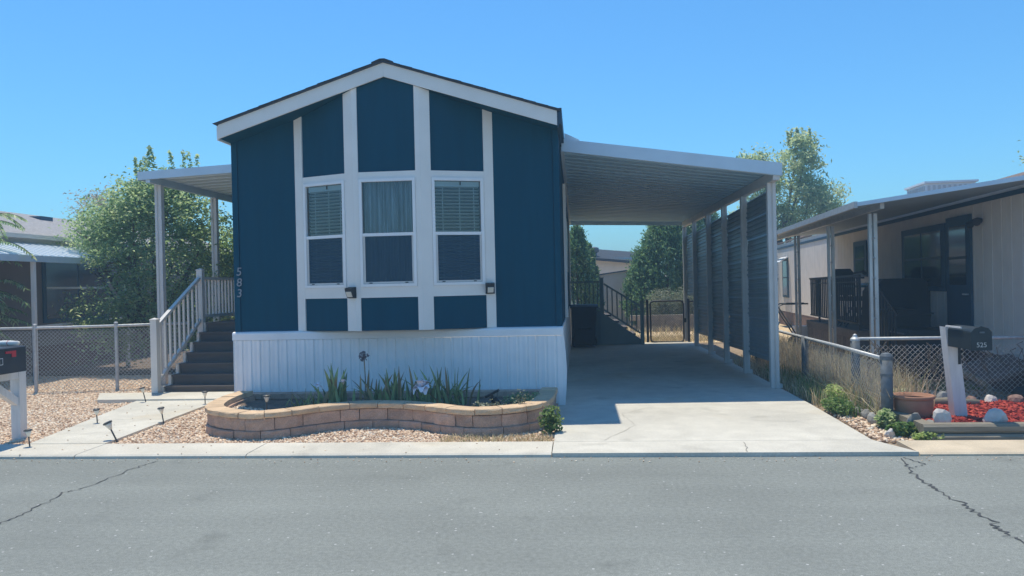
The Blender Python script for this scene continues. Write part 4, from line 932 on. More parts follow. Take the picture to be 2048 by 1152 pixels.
verge(900, 3.4, 5.2, 10.2, 11.3, .06, .009, 'dry', 'straw scattered in the thin lawn strip', lean=.8)
tag(pebbles('gravel', M['gravel'], [(3.25, 8.95), (5.15, 8.95), (5.25, 10.3), (3.25, 10.3)], [], .05, .03, .0), 'coarse tan stones behind the red mulch bed', 'gravel', kind='stuff')
GW = 'green weeds at the fence foot'
leafy('leafy_weed', 'bright green weed patch at the driveway edge below the fence', 'plant', (2.82, 8.75, 0), (.15, .36, .085), 1300, .038, .028, 'weed', GW)
leafy('leafy_weed', 'smaller green weed patch just behind the bright one at the fence', 'plant', (2.95, 9.25, 0), (.10, .28, .13), 700, .035, .025, 'leafB', GW)
leafy('leafy_weed', 'grey-green weed around the foot of the thick fence post', 'plant', (2.98, 7.85, 0), (.085, .13, .10), 420, .05, .036, 'leafA', GW)
leafy('leafy_weed', 'low pale weed at the kerb beside the tilted slab', 'plant', (2.99, 7.45, 0), (.16, .10, .07), 420, .05, .035, 'weed', GW)
leafy('leafy_weed', 'low weed tuft at the corner of the timber edging', 'plant', (3.12, 7.24, 0), (.15, .07, .045), 260, .04, .03, 'leafB', GW)
GS = 'stones beside the fence'
rock('stone', 'greyrock', (3.13, 7.55, .0), (.10, .045, .15), 3, 'upright grey slab leaning by the thick fence post', 'stone', GS, rz=.5)
rock('stone', 'greyrock', (3.24, 7.48, .0), (.09, .06, .12), 5, 'dark grey slab behind the leaning one', 'stone', GS, rz=.2)
rock('stone', 'whiterock', (2.86, 7.42, .0), (.06, .05, .06), 6, 'small pale stone at the edge of the driveway', 'stone', GS)
for i, (x, y, l) in enumerate(((2.96, 8.10, 'nearest'), (2.97, 8.34, 'second'), (2.99, 8.60, 'third'), (3.0, 8.86, 'farthest'))):
    rock('edging_stone', 'greyrock', (x, y, 0), (.05, .11, .085), 20 + i, l + ' grey edging block under the driveway fence', 'stone', 'rough edging blocks under the fence', rz=.05)
bed = sheet('mulch_bed', [(3.22, 7.36), (5.1, 7.36), (5.15, 8.86), (3.22, 8.86)], .095, 'brownrock'); struct(bed)
tag(pebbles('red_mulch', M['mulch'], [(3.22, 7.37), (5.1, 7.37), (5.13, 8.85), (3.22, 8.85)], [], .026, .021, .098, .35, long=1.7), 'red wood-chip mulch around the leaning mailbox post', 'mulch', kind='stuff')
edge = thing('timber_edging', 'weathered landscape timbers edging the red mulch bed', 'edging', (3.1, 7.25, 0))
def timber(x0, x1, y0, y1, z0, z1):
    c = .022; P('timber', 'timber', edge, lambda b: b.prism([(y0 + c, z0), (y1 - c, z0), (y1, z0 + c), (y1, z1 - c), (y1 - c, z1), (y0 + c, z1), (y0, z1 - c), (y0, z0 + c)], 'x', x0, x1))
timber(3.13, 5.6, 7.20, 7.31, -.02, .065); timber(3.08, 4.55, 7.23, 7.36, .067, .152); timber(4.556, 5.9, 7.23, 7.36, .067, .152)
timber(3.10, 3.21, 7.362, 8.86, .067, .145)
GR = 'white quartz rocks in the mulch'
rock('white_rock', 'whiterock', (3.34, 7.46, .10), (.085, .07, .13), 31, 'pointed white quartz rock left of the mailbox post', 'rock', GR)
rock('white_rock', 'whiterock', (3.80, 7.44, .10), (.11, .08, .11), 34, 'rounded white quartz rock in the mailbox shadow', 'rock', GR)
rr = random.Random(77)
for i in range(9):
    x = 3.45 + i * .26 + rr.uniform(-.05, .05); m_ = ('whiterock', 'brownrock', 'greyrock', 'brownrock')[i % 4]
    rock('border_rock', m_, (x, 8.80 + rr.uniform(-.04, .04), .08), (rr.uniform(.08, .13), .07, rr.uniform(.06, .10)), 50 + i, ('first', 'second', 'third', 'fourth', 'fifth', 'sixth', 'seventh', 'eighth', 'ninth')[i] + ' rock from the left along the back of the mulch bed', 'rock', 'rocks along the back of the mulch bed', rz=rr.uniform(0, 3))
t = thing('log', 'grey driftwood log lying at the back of the mulch bed', 'log', (3.95, 8.66, .12))
P('log_body', 'timber', t, lambda b: b.tube([(-.28, .02, .0), (0, 0, .012), (.30, -.02, .0)], [.04, .05, .036], 10), True, True); P('knot', 'timber', t, lambda b: b.tube([(.05, 0, .03), (.09, -.02, .09)], [.018, .008], 6), True)
t = thing('terracotta_pot', 'wide weathered terracotta pot beside the thick fence post', 'pot', (3.32, 8.02, .03))
P('pot_body', 'terracotta', t, lambda b: b.lathe([(.10, 0), (.15, .05), (.178, .14), (.18, .22), (.168, .26), (.15, .24), (.16, .2), (.15, .1)], 28), True, True)
P('rim', 'terracotta', t, lambda b: b.lathe([(.172, .24), (.192, .248), (.195, .268), (.186, .278), (.166, .276), (.160, .24)], 28), True, True)
P('potting_soil', 'shade_soil', t, lambda b: b.lathe([(.158, .19), (.155, .2), (.01, .205)], 20), True)
t = thing('gourd', 'pale green rounded gourd resting behind the terracotta pot', 'gourd', (3.55, 8.92, .13))
P('gourd_body', 'gourd', t, lambda b: b.lathe([(.02, 0), (.10, .02), (.125, .06), (.11, .1), (.06, .118), (.012, .12)], 18), True, True); P('stalk', 'bark', t, lambda b: b.tube([(0, 0, .115), (.015, 0, .145)], .01, 6), True)
t = thing('tilted_panel', 'brown shingled panel propped behind the neighbour fence at the far right', 'panel', (5.0, 9.7, 0))
A_, B_, C_, D_ = Vector((4.72, 9.42, .24)), Vector((5.27, 9.42, .40)), Vector((5.31, 10.05, .50)), Vector((4.70, 10.1, .36)); dn = Vector((0, 0, .03))
P('panel_board', 'brownshingle', t, lambda b: b.add([A_, B_, C_, D_, A_ - dn, B_ - dn, C_ - dn, D_ - dn], [(0, 1, 2, 3), (7, 6, 5, 4), (0, 4, 5, 1), (1, 5, 6, 2), (2, 6, 7, 3), (3, 7, 4, 0)]))
for k in range(5):
    a_, b_, c_, d_ = A_.lerp(D_, k / 5), B_.lerp(C_, k / 5), B_.lerp(C_, k / 5 + .21), A_.lerp(D_, k / 5 + .21); up = Vector((0, 0, .016)); lo = Vector((0, 0, .004))
    P('shingle_course', 'brownshingle', t, lambda b: b.add([a_ + up, b_ + up, c_ + lo, d_ + lo, a_ + lo * .5, b_ + lo * .5], [(0, 1, 2, 3), (4, 5, 1, 0)]))
P('edge_board', 'timber', t, lambda b: b.bar(A_ - Vector((.02, 0, .02)), D_ - Vector((.02, 0, .02)), .03, .07))
for q in (A_, B_, D_): P('prop', 'timber', t, lambda b: b.bar((q.x + .04 if q.x < 5 else q.x - .06, q.y + .04, 0), (q.x + .04 if q.x < 5 else q.x - .06, q.y + .04, q.z - .032), .05))
t = thing('rubbish_bag', 'crumpled black bag against the fence at the far right', 'bag', (5.0, 9.1, 0)); rock('bag_body', 'black', (0, 0, 0), (.22, .12, .16), 91, parent=t, sub=3); rock('bag_knot', 'black', (.05, 0, .2), (.06, .05, .07), 92, parent=t)
t = thing('dead_branch', 'bleached fallen branch beside the thick fence post', 'branch', (3.75, 9.05, .03))
P('bough', 'timber', t, lambda b: b.tube([(-.35, -.3, .28), (-.1, -.1, .15), (.2, .05, .06), (.55, .1, .03)], [.008, .013, .014, .006], 6), True, True); P('twig', 'timber', t, lambda b: b.tube([(.2, .05, .06), (.35, .0, .10), (.5, -.02, .1)], [.008, .006, .003], 5), True)

# ------------------------------------------------------------------ the neighbour's house on the right
NX, NY, NA = 5.3, 9.1, R(-4.57)
nb = thing('manufactured_house', 'cream vertical-sided house under a long metal awning at the right', 'house', (NX, NY, 0), NA)
def N(name, m, fn, parent=nb): return P(name, m, parent, fn, True)
for k in range(22):                                                                  # grooved siding sheets
    y0 = -.55 + k * .82; N('siding_sheet', 'cream', lambda b: b.prism([(0.0, y0), (0.0, y0 + .13), (.006, y0 + .135), (.006, y0 + .14), (0, y0 + .145), (0, y0 + .40), (.006, y0 + .405), (.006, y0 + .41), (0, y0 + .415), (0, y0 + .68), (.006, y0 + .685), (.006, y0 + .69), (0, y0 + .695), (0, y0 + .816), (.08, y0 + .816), (.08, y0)], 'z', .45, 2.62))
for k in range(11): N('skirting_panel', 'brown', lambda b: b.box(.01, .04, -.55 + k * 1.64, -.55 + k * 1.64 + 1.635, -.01, .449))
N('end_wall', 'cream', lambda b: b.prism([(.001, .45), (4.2, .45), (4.2, 2.6), (2.1, 3.15), (.001, 2.6)], 'y', 17.5, 17.58)); N('end_wall', 'cream', lambda b: b.prism([(.001, .0), (4.2, .0), (4.2, 2.6), (2.1, 3.15), (.001, 2.6)], 'y', -.65, -.56)); N('far_wall', 'cream', lambda b: b.box(4.12, 4.2, -.55, 17.5, 0, 2.6))
rf = N('roof', 'brownshingle', lambda b: b.prism([(-.02, 2.63), (2.1, 3.22), (4.45, 2.58), (4.45, 2.63), (2.1, 3.27), (-.02, 2.67)], 'y', -.8, 17.75))
N('eave_trim', 'bluetrim', lambda b: b.box(-.022, -.001, -.55, 17.45, 2.46, 2.52))
def awn_z(x): return 2.56 + (x + .02) * .075
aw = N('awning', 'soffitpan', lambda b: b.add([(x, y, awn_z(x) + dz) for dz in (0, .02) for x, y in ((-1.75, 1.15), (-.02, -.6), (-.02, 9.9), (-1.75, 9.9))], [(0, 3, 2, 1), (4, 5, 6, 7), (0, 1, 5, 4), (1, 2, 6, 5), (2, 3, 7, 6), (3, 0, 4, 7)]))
N('awning_trim', 'alum', lambda b: b.bar((-1.75, 1.13, awn_z(-1.75) + .012), (-.02, -.62, awn_z(-.02) + .012), .02, .05))
for y0, y1, x in ((1.15, 9.9, -1.75), ):
    N('awning_beam', 'galv', lambda b: b.box(x - .045, x, y0 - .02, y1, awn_z(x) - .035, awn_z(x) + .05)); N('awning_beam', 'metal_lt', lambda b: b.box(x + .28, x + .33, y0, y1, awn_z(x + .3) - .075, awn_z(x + .3) - .001))
for y in (1.95, 4.35, 7.2):
    x = -1.40; n_ = N('awning_post', 'metal_lt', lambda b: b.box(x, x + .038, y - .035, y + .035, 0, awn_z(x) - .08)); N('awning_post', 'metal_lt', lambda b: b.box(x + .062, x + .11, y - .035, y + .035, 0, awn_z(x) - .08))
    for k in range(7): N('bracket', 'metal_lt', lambda b: b.tube([(x + .03, y - .03, .35 + k * .28), (x + .05, y - .042, .36 + k * .28), (x + .075, y - .03, .35 + k * .28)], .011, 6), n_)
def nwin(y0, y1, z0, z1, panes, shutters=True):
    w_ = N('window', 'bluetrim', lambda b: b.box(-.03, -.0005, y0, y1, z0, z1)); n = panes; pw_ = (y1 - y0 - .12 * 2) / n
    for k in range(n): N('pane', 'darkglass', lambda b: b.box(-.036, -.0305, y0 + .12 + k * pw_ + .03, y0 + .12 + (k + 1) * pw_ - .03, z0 + .08, z1 - .1), w_)
    N('frame', 'blackmetal', lambda b: b.box(-.04, -.0365, y0 + .1, y1 - .1, (z0 + z1) / 2 - .02, (z0 + z1) / 2 + .02), w_); return w_
nwin(3.02, 4.95, 1.25, 2.28, 2); nwin(7.1, 8.05, 1.5, 2.24, 1); nwin(15.55, 16.5, .9, 2.15, 1)
d_ = N('door', 'bluetrim', lambda b: b.box(-.035, -.0005, 2.10, 2.95, .50, 2.34)); N('door_pane', 'darkglass', lambda b: b.box(-.041, -.0355, 2.24, 2.82, 1.35, 2.2), d_); N('door_rail', 'blackmetal', lambda b: b.box(-.045, -.0415, 2.2, 2.86, 1.72, 1.76), d_); N('door_handle', 'metal_lt', lambda b: b.tube([(-.036, 2.18, 1.22), (-.08, 2.18, 1.22), (-.08, 2.26, 1.22)], .012, 6), d_)
sh = N('window_awning', 'white', lambda b: b.prism([(-.04, 2.15), (-.55, 1.82), (-.55, 1.835), (-.04, 2.17)], 'y', 15.45, 16.6))
for k in range(6): N('awning_slat', 'bluetrim' if k % 2 else 'white', lambda b: b.prism([(-.05 - k * .085, 2.165 - k * .055), (-.115 - k * .085, 2.123 - k * .055), (-.115 - k * .085, 2.135 - k * .055), (-.05 - k * .085, 2.178 - k * .055)], 'y', 15.44, 16.61), sh)
l_ = N('porch_light', 'black', lambda b: b.tube([(-.001, 1.80, 2.22), (-.07, 1.80, 2.23)], .035, 10)); N('lamp_head', 'black', lambda b: b.tube([(-.07, 1.80, 2.23), (-.11, 1.92, 2.17)], [.03, .055], 10), l_); N('lamp_head', 'black', lambda b: b.tube([(-.07, 1.80, 2.23), (-.11, 1.68, 2.19)], [.03, .05], 10), l_)
cl = thing('rooftop_cooler', 'louvred pale grey evaporative cooler on the right neighbour roof', 'cooler', (7.35, 16.3, 2.9), NA)
P('cabinet', 'skirt', cl, lambda b: b.box(-.45, .45, -.55, .55, -.1, .40), True); P('lid', 'skirt', cl, lambda b: b.box(-.49, .49, -.59, .59, .401, .44), True)
for k in range(9): P('louvre', 'alumpost', cl, lambda b: b.box(-.42 + k * .095, -.375 + k * .095, -.566, -.551, -.03, .36), True)
for k in range(10): P('louvre', 'alumpost', cl, lambda b: b.box(-.466, -.451, -.5 + k * .1, -.45 + k * .1, -.03, .36), True)

# deck and its clutter under the awning
def W(x, y, z=0.0): c, s_ = math.cos(NA), math.sin(NA); return (NX + x * c - y * s_, NY + x * s_ + y * c, z)
dk = thing('deck', 'weathered wooden deck with black metal railing along the cream house', 'deck', W(0, 0), NA)
for k in range(9): P('deck_board', 'deckwood', dk, lambda b: b.box(-1.14 + k * .123, -1.14 + k * .123 + .118, 3.5, 7.25, .60, .635), True)
P('rim_board', 'deckwood', dk, lambda b: b.box(-1.18, -1.145, 3.5, 5.1, .50, .632), True); P('rim_board', 'deckwood', dk, lambda b: b.box(-1.18, -1.145, 5.11, 7.25, .50, .632), True); P('rim_board', 'deckwood', dk, lambda b: b.box(-1.14, -.04, 3.465, 3.498, .48, .632), True)
for k in range(21): P('skirt_plank', 'deckwood', dk, lambda b: b.box(-1.165, -1.147, 3.5 + k * .178, 3.5 + k * .178 + .168, 0.0, .499), True)
P('top_rail', 'blackmetal', dk, lambda b: b.bar((-1.10, 3.55, 1.52), (-1.10, 7.2, 1.48), .035), True); P('bottom_rail', 'blackmetal', dk, lambda b: b.bar((-1.10, 3.55, .74), (-1.10, 7.2, .74), .025), True)
P('mid_rail', 'blackmetal', dk, lambda b: b.bar((-1.10, 3.55, 1.42), (-1.10, 7.2, 1.38), .018), True); P('top_rail', 'blackmetal', dk, lambda b: b.bar((-1.10, 7.2, 1.48), (-.05, 7.2, 1.48), .035), True)
for k in range(26):
    y = 3.58 + k * .142; big = k % 10 == 0; P('baluster', 'blackmetal', dk, lambda b: b.box(-1.112 - .006 * big, -1.088 + .006 * big, y - .009 - .006 * big, y + .009 + .006 * big, .637 if big else .74, 1.50 - k * .0012), True)
for k in range(7): P('baluster', 'blackmetal', dk, lambda b: b.box(-.98 + k * .14, -.962 + k * .14, 7.19, 7.21, .74, 1.47), True)
P('step_rail', 'blackmetal', dk, lambda b: b.bar((-1.02, 2.9, 1.35), (-1.02, 2.0, .95), .03), True)
for k in range(6): P('baluster', 'blackmetal', dk, lambda b: b.box(-1.03, -1.01, 2.1 + k * .15, 2.12 + k * .15, .2, 1.0 + k * .065), True)
def at_deck(name, label, cat, x, y, z, rz=0): return thing(name, label, cat, W(x, y, z), NA + rz)
t = at_deck('wheeled_bin', 'large dark bin with small white print below the neighbour door', 'bin', -.66, 3.02, 0)
P('bin_body', 'black', t, lambda b: b.add([(-.24, -.28, .05), (.24, -.28, .05), (.24, .28, .05), (-.24, .28, .05), (-.31, -.34, .92), (.31, -.34, .92), (.31, .34, .92), (-.31, .34, .92)], [(0, 3, 2, 1), (4, 5, 6, 7), (0, 1, 5, 4), (1, 2, 6, 5), (2, 3, 7, 6), (3, 0, 4, 7)]), True)
P('bin_lid', 'black', t, lambda b: b.prism([(-.34, .925), (.34, .925), (.34, .95), (.1, 1.0), (-.25, .985), (-.34, .95)], 'y', -.36, .36), True)
for s_ in (-1, 1): P('wheel', 'black', t, lambda b: b.tube([(s_ * .26, .27, .1), (s_ * .31, .27, .1)], .1, 14), True)
o = link('lettering', text_mesh('CITY WASTE', .05, .0005) if False else text_mesh('|||| |||||', .05, .0005), M['galv'], t); o.rotation_euler = (R(84), 0, 0); o.location = (0, -.335, .72)
t = at_deck('covered_grill', 'dark covered grill standing on the deck beneath the big window', 'grill', -.40, 4.0, .637)
P('cover', 'black', t, lambda b: b.prism([(-.5, .0), (.5, .0), (.47, .62), (.30, .82), (-.30, .82), (-.47, .62)], 'y', -.28, .28), True); P('cover_hem', 'black', t, lambda b: b.box(-.52, .52, -.3, .3, 0.0, .06), True); P('side_shelf', 'teal', t, lambda b: b.box(.505, .7, -.2, .2, .45, .48), True)
t = at_deck('patio_table', 'thin-legged dark table with teal cloth on the neighbour deck', 'table', -.50, 5.0, .637)
P('table_top', 'teal', t, lambda b: b.box(-.4, .4, -.55, .55, .68, .71), True)
for sx in (-1, 1):
    for sy in (-1, 1): P('leg', 'blackmetal', t, lambda b: b.tube([(sx * .36, sy * .5, 0), (sx * .33, sy * .45, .68)], .016, 6), True)
P('tray', 'skirt', t, lambda b: b.box(-.2, .2, -.3, .2, .711, .75), True)
t = at_deck('office_chair', 'black padded swivel chair on the neighbour deck behind the railing', 'chair', -.62, 5.75, .637, .6)
P('seat', 'black', t, lambda b: b.box(-.25, .25, -.25, .25, .42, .50), True); P('backrest', 'black', t, lambda b: b.prism([(-.22, .52), (.22, .52), (.24, .95), (.16, 1.02), (-.16, 1.02), (-.24, .95)], 'y', .22, .30), True); P('stem', 'blackmetal', t, lambda b: b.tube([(0, 0, .08), (0, 0, .42)], .025, 8), True)
for s_ in (-1, 1): P('armrest', 'black', t, lambda b: b.box(s_ * .29 - .03, s_ * .29 + .03, -.2, .16, .66, .70), True); P('arm_strut', 'blackmetal', t, lambda b: b.tube([(s_ * .25, 0, .46), (s_ * .29, 0, .66)], .015, 6), True)
for k in range(5):
    a = k * 1.2566; l_ = P('leg', 'blackmetal', t, lambda b: b.tube([(0, 0, .1), (math.cos(a) * .28, math.sin(a) * .28, .06)], .018, 6), True); P('castor', 'black', l_, lambda b: b.tube([(math.cos(a) * .28, math.sin(a) * .28 - .015, .03), (math.cos(a) * .28, math.sin(a) * .28 + .015, .03)], .03, 8), True)
t = at_deck('chair_base', 'upturned castor base of a chair poking above the deck railing', 'chair', -.35, 6.9, .637)
P('column', 'blackmetal', t, lambda b: b.tube([(0, 0, 0), (0, 0, .93)], .022, 8), True); P('seat_pad', 'black', t, lambda b: b.box(-.22, .22, -.22, .22, .0, .07), True)
for k in range(5):
    a = k * 1.2566 + .3; l_ = P('leg', 'blackmetal', t, lambda b: b.tube([(0, 0, .93), (math.cos(a) * .27, math.sin(a) * .27, .97)], .02, 6), True); P('castor', 'black', l_, lambda b: b.tube([(math.cos(a) * .27, math.sin(a) * .27 - .015, .93), (math.cos(a) * .27, math.sin(a) * .27 + .015, .93)], .032, 8), True)
t = at_deck('hand_cart', 'bent-tube hand cart with white crate at the deck end', 'cart', -1.45, 7.5, 0)
P('tube_frame', 'blackmetal', t, lambda b: b.tube([(.5, 0, .25), (.15, 0, .25), (-.25, -.05, .9), (-.15, -.05, .96), (.35, -.05, .96)], .016, 8), True, True); P('tube_frame', 'blackmetal', t, lambda b: b.tube([(.5, .4, .25), (.15, .4, .25), (-.25, .35, .9), (-.15, .35, .96), (.35, .35, .96)], .016, 8), True, True)
for yy in (-.03, .43): P('wheel', 'black', t, lambda b: b.tube([(.15, yy, .13), (.15, yy + .04, .13)], .13, 14), True)
P('crate', 'skirt', t, lambda b: b.box(.1, .5, .02, .38, .27, .48), True)
t = at_deck('storage_chest', 'long low dark lidded chest behind the fence near the right mailbox', 'chest', -.60, 2.33, 0)
P('chest_body', 'black', t, lambda b: b.box(-.3, .35, -.3, .3, .05, .66), True); P('chest_lid', 'black', t, lambda b: b.prism([(-.33, .661), (.38, .661), (.33, .74), (-.28, .74)], 'y', -.33, .33), True); P('lid_edge', 'galvold', t, lambda b: b.box(-.345, -.331, -.3, .3, .675, .695), True)
t = at_deck('folding_step', 'dark folding step standing on the deck boards beside the grill', 'step', -.9, 4.7, .637)
P('step_frame', 'blackmetal', t, lambda b: (b.bar((-.2, -.2, 0), (0, -.2, .3), .03), b.bar((.25, -.2, 0), (.1, -.2, .3), .03), b.bar((-.2, .2, 0), (0, .2, .3), .03), b.bar((.25, .2, 0), (.1, .2, .3), .03)), True); P('platform', 'black', t, lambda b: b.box(-.05, .15, -.25, .25, .3, .33), True)

# ------------------------------------------------------------------ the neighbour's house on the left
nl = thing('manufactured_house', 'taupe house with pale grey shingle roof behind the left tree', 'house', (-10.5, 15.0, 0))
LX = -10.5
for k in range(14): P('siding_sheet', 'taupe', nl, lambda b: b.box(LX - .08, LX, 9.0 + k * 1.0, 9.996 + k * 1.0, .5, 2.44))
P('frieze_board', 'cream', nl, lambda b: b.box(LX - .09, LX + .012, 9.0, 23.0, 2.441, 2.62)); P('skirting_panel', 'brown', nl, lambda b: b.box(LX - .06, LX - .02, 9.0, 23.0, 0, .499))
P('end_wall', 'taupe', nl, lambda b: b.prism([(LX - .1, 0), (LX - 4.2, 0), (LX - 4.2, 2.6), (LX - 2.15, 3.3), (LX - .1, 2.6)], 'y', 8.9, 8.99)); P('end_wall', 'cream', nl, lambda b: b.prism([(LX - .1, 0), (LX - 4.2, 0), (LX - 4.2, 2.6), (LX - 2.15, 3.3), (LX - .1, 2.6)], 'y', 23.0, 23.1))
rf = P('roof', 'greyshingle', nl, lambda b: b.prism([(LX + .14, 2.60), (LX - 2.15, 3.32), (LX - 4.4, 2.60), (LX - 4.4, 2.65), (LX - 2.15, 3.38), (LX + .14, 2.66)], 'y', 8.7, 23.3))
P('roof_vent', 'bluetrim', rf, lambda b: b.box(LX - 1.9, LX - 1.6, 16.5, 16.9, 3.18, 3.30)); P('eave_trim', 'cream', nl, lambda b: b.box(LX + .1405, LX + .16, 8.7, 23.3, 2.585, 2.665))
la = P('awning', 'alum', nl, lambda b: b.prism([(LX + .013, 2.48), (LX + 1.15, 2.16), (LX + 1.15, 2.175), (LX + .013, 2.495)], 'y', 9.5, 15.6))
for k in range(30): P('awning_rib', 'white', la, lambda b: b.prism([(LX + .02, 2.4955), (LX + 1.14, 2.1785), (LX + 1.14, 2.205), (LX + .02, 2.52)], 'y', 9.5 + k * .203, 9.5 + k * .203 + .05))
P('awning_fascia', 'alum', nl, lambda b: b.box(LX + 1.151, LX + 1.18, 9.5, 15.6, 2.08, 2.19))
for y in (10.2, 12.55, 15.3): P('awning_post', 'white', nl, lambda b: b.box(LX + 1.08, LX + 1.14, y, y + .06, 0, 2.15))
w_ = P('window', 'bluetrim', nl, lambda b: b.box(LX + .0005, LX + .03, 14.3, 16.4, .95, 2.35)); P('pane', 'darkglass', w_, lambda b: b.box(LX + .0305, LX + .036, 14.38, 15.32, 1.03, 2.27)); P('pane', 'darkglass', w_, lambda b: b.box(LX + .0305, LX + .036, 15.38, 16.32, 1.03, 2.27)); P('meeting_rail', 'alumpost', w_, lambda b: b.box(LX + .0365, LX + .045, 14.38, 16.32, 1.62, 1.66))
P('porch_rail', 'white', nl, lambda b: b.bar((LX + 1.1, 12.6, .95), (LX + 1.1, 15.3, 1.0), .04))
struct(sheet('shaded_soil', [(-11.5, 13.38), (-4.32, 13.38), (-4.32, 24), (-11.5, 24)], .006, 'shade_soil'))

# ------------------------------------------------------------------ trees and shrubs
def tree(name, label, base, blobs, m, nclump, per, cr, L, W, r0, shoots=(), droop=0.0, zmin=.12, group=None, tips=None, updir=.6):
    t = thing(name, label, 'tree', base, 0, group)
    crown_mesh('crown', M[m], t, blobs, nclump, per, cr, L, W, droop, shoots, zmin, updir)
    tips = tips or [tuple(np.array(c) + RNG.uniform(-.5, .5, 3) * np.array(r)) for c, r, w in blobs for _ in range(2)]
    limbs(t, base, tips, r0); return t
GT = 'garden trees behind the fences'
tree('broadleaf_tree', 'large bushy green tree behind the left chain-link fence', (-8.0, 14.3, 0),
     [((-8.1, 14.3, 2.1), (1.25, 1.0, 1.2), 3), ((-8.9, 14.4, 2.6), (.75, .7, .7), 1.2), ((-7.5, 14.3, 2.9), (.8, .8, .75), 1.5), ((-8.2, 14.2, 3.15), (.75, .7, .55), 1.2), ((-7.0, 14.4, 2.2), (.7, .7, .9), 1.2), ((-8.4, 13.9, 1.0), (1.2, .8, .8), 2.0), ((-7.2, 14.0, 1.0), (.9, .7, .8), 1.5), ((-9.4, 14.6, 2.75), (.6, .5, .4), .6), ((-9.85, 14.8, 2.6), (.45, .4, .35), .35), ((-8.0, 14.4, 3.45), (.9, .6, .4), 1.0), ((-9.1, 14.5, 3.1), (.7, .5, .4), .7)],
     'leafA', 640, 50, .14, .085, .045, .09, [(-8.1 + .16 * k, 14.2 + RNG.uniform(-.3, .3), 3.55 + RNG.uniform(-.15, .2), RNG.uniform(.3, .7), RNG.uniform(-.2, .3)) for k in range(-3, 6)], group=GT)
tree('ornamental_tree', 'lighter green tree behind the porch railing', (-6.9, 15.4, 0),
     [((-6.9, 15.4, 2.0), (.85, .7, .8), 2), ((-6.3, 15.5, 1.5), (.7, .6, .8), 1.5), ((-7.1, 15.3, 1.2), (.8, .6, .6), 1.2), ((-6.0, 15.6, 2.7), (.6, .6, .6), .8)], 'leafB', 270, 42, .14, .09, .05, .06, group=GT)
tree('ornamental_tree', 'open-crowned dark tree showing sky beside the house corner', (-6.2, 19.0, 0),
     [((-6.6, 19.0, 3.2), (1.3, .9, 1.0), 1), ((-5.6, 19.0, 2.4), (1.0, .8, 1.0), 1)], 'leafA', 130, 40, .2, .10, .05, .07, group=GT)
tree('pale_tree', 'distant straw-pale tree above the left neighbour roof', (-15.6, 25.0, 0),
     [((-16.0, 25.0, 4.2), (.9, .8, .9), 1), ((-15.2, 25.0, 3.6), (.9, .8, .9), 1)], 'pale', 130, 45, .2, .10, .05, .1, group=GT)
def fronds(name, label, base, specs, m, group=None):
    """tree of drooping compound leaves: each frond a midrib with paired leaflets"""
    t = thing(name, label, 'tree', base, 0, group); Vs = []; b = MB(); base = Vector(base)
    top = max(s[2] for s in specs); b.tube([base, (base.x + .05, base.y, top * .5), (base.x, base.y, top)], [.05, .035, .015], 8)
    C = []; D = []
    for (x, y, z, ang, ln, dr) in specs:
        o_ = Vector((x, y, z)); pts = []
        for j in range(9):
            u = j / 8; pts.append(o_ + Vector((math.cos(ang) * ln * u, math.sin(ang) * ln * u, ln * (.25 * u - dr * u * u))))
        b.tube([Vector((base.x, base.y, z - .1)), o_], [.014, .008], 5); b.tube(pts, [.006] * 8 + [.002], 4)
        for j in range(1, 9):
            d = (pts[j] - pts[j - 1]).normalized(); sd = d.cross(Vector((0, 0, 1))).normalized()
            for q in (0, .5):
                for s_ in (-1, 1):
                    dd = (sd * s_ + d * .55 - Vector((0, 0, .35 + .3 * random.random()))).normalized(); l_ = .13 * (1.1 - .05 * j)
                    C.append(pts[j - 1].lerp(pts[j], q) + dd * l_ * .5); D.append(dd)
    C = np.array(C); D = np.array(D); V, Fi = leaf_arrays(C, .14, .036, .9, 0, D)
    np_mesh('crown', V - np.array(base), 4, Fi, RNG.random(len(C)), M[m], t); b.build('trunk', M['bark'], t); return t
rr = random.Random(2); sp = []
for k in range(46): z = rr.uniform(.5, 3.0); sp.append((-9.85 + rr.uniform(-.12, .12), 12.0 + rr.uniform(-.2, .2), z, rr.uniform(-2.2, .9) if k % 2 else rr.uniform(0, 6.28), rr.uniform(.5, .85) * (1.1 - .1 * z), rr.uniform(.35, .8)))
fronds('compound_leaf_tree', 'feathery drooping tree cut off by the left edge behind the mailbox', (-9.85, 12.0, 0), sp, 'leafA', GT)
tree('leafy_tree', 'tall light green tree rising behind the carport side panels', (7.4, 28.0, 0),
     [((8.0, 28.0, 5.7), (.75, .8, 1.0), 1.5), ((7.2, 28.0, 4.6), (1.2, 1.0, .9), 2.2), ((8.5, 28.0, 4.3), (.85, .8, .75), 1.4), ((7.6, 28.0, 3.5), (1.1, .9, .7), 1.5), ((6.4, 28.0, 5.65), (.7, .5, .4), .7), ((8.9, 28.0, 3.9), (.4, .4, .35), .4), ((6.4, 28.1, 4.2), (.8, .7, .7), .8)],
     'leafD', 230, 46, .2, .17, .065, .14, [(8.0 + RNG.uniform(-.5, .4), 28.0, 6.2 + RNG.uniform(-.4, .2), RNG.uniform(.4, .7), RNG.uniform(-.3, .3)) for k in range(5)], droop=.5, group=GT)
tree('leafy_tree', 'tree at the far right edge above the neighbour roof', (15.6, 26.0, 0), [((15.5, 26.0, 5.2), (.95, 1.0, .75), 1), ((15.9, 26.0, 4.6), (1.2, 1.0, .9), 1)], 'leafD', 120, 45, .2, .15, .065, .14, group=GT)
GE = 'evergreens behind the carport'
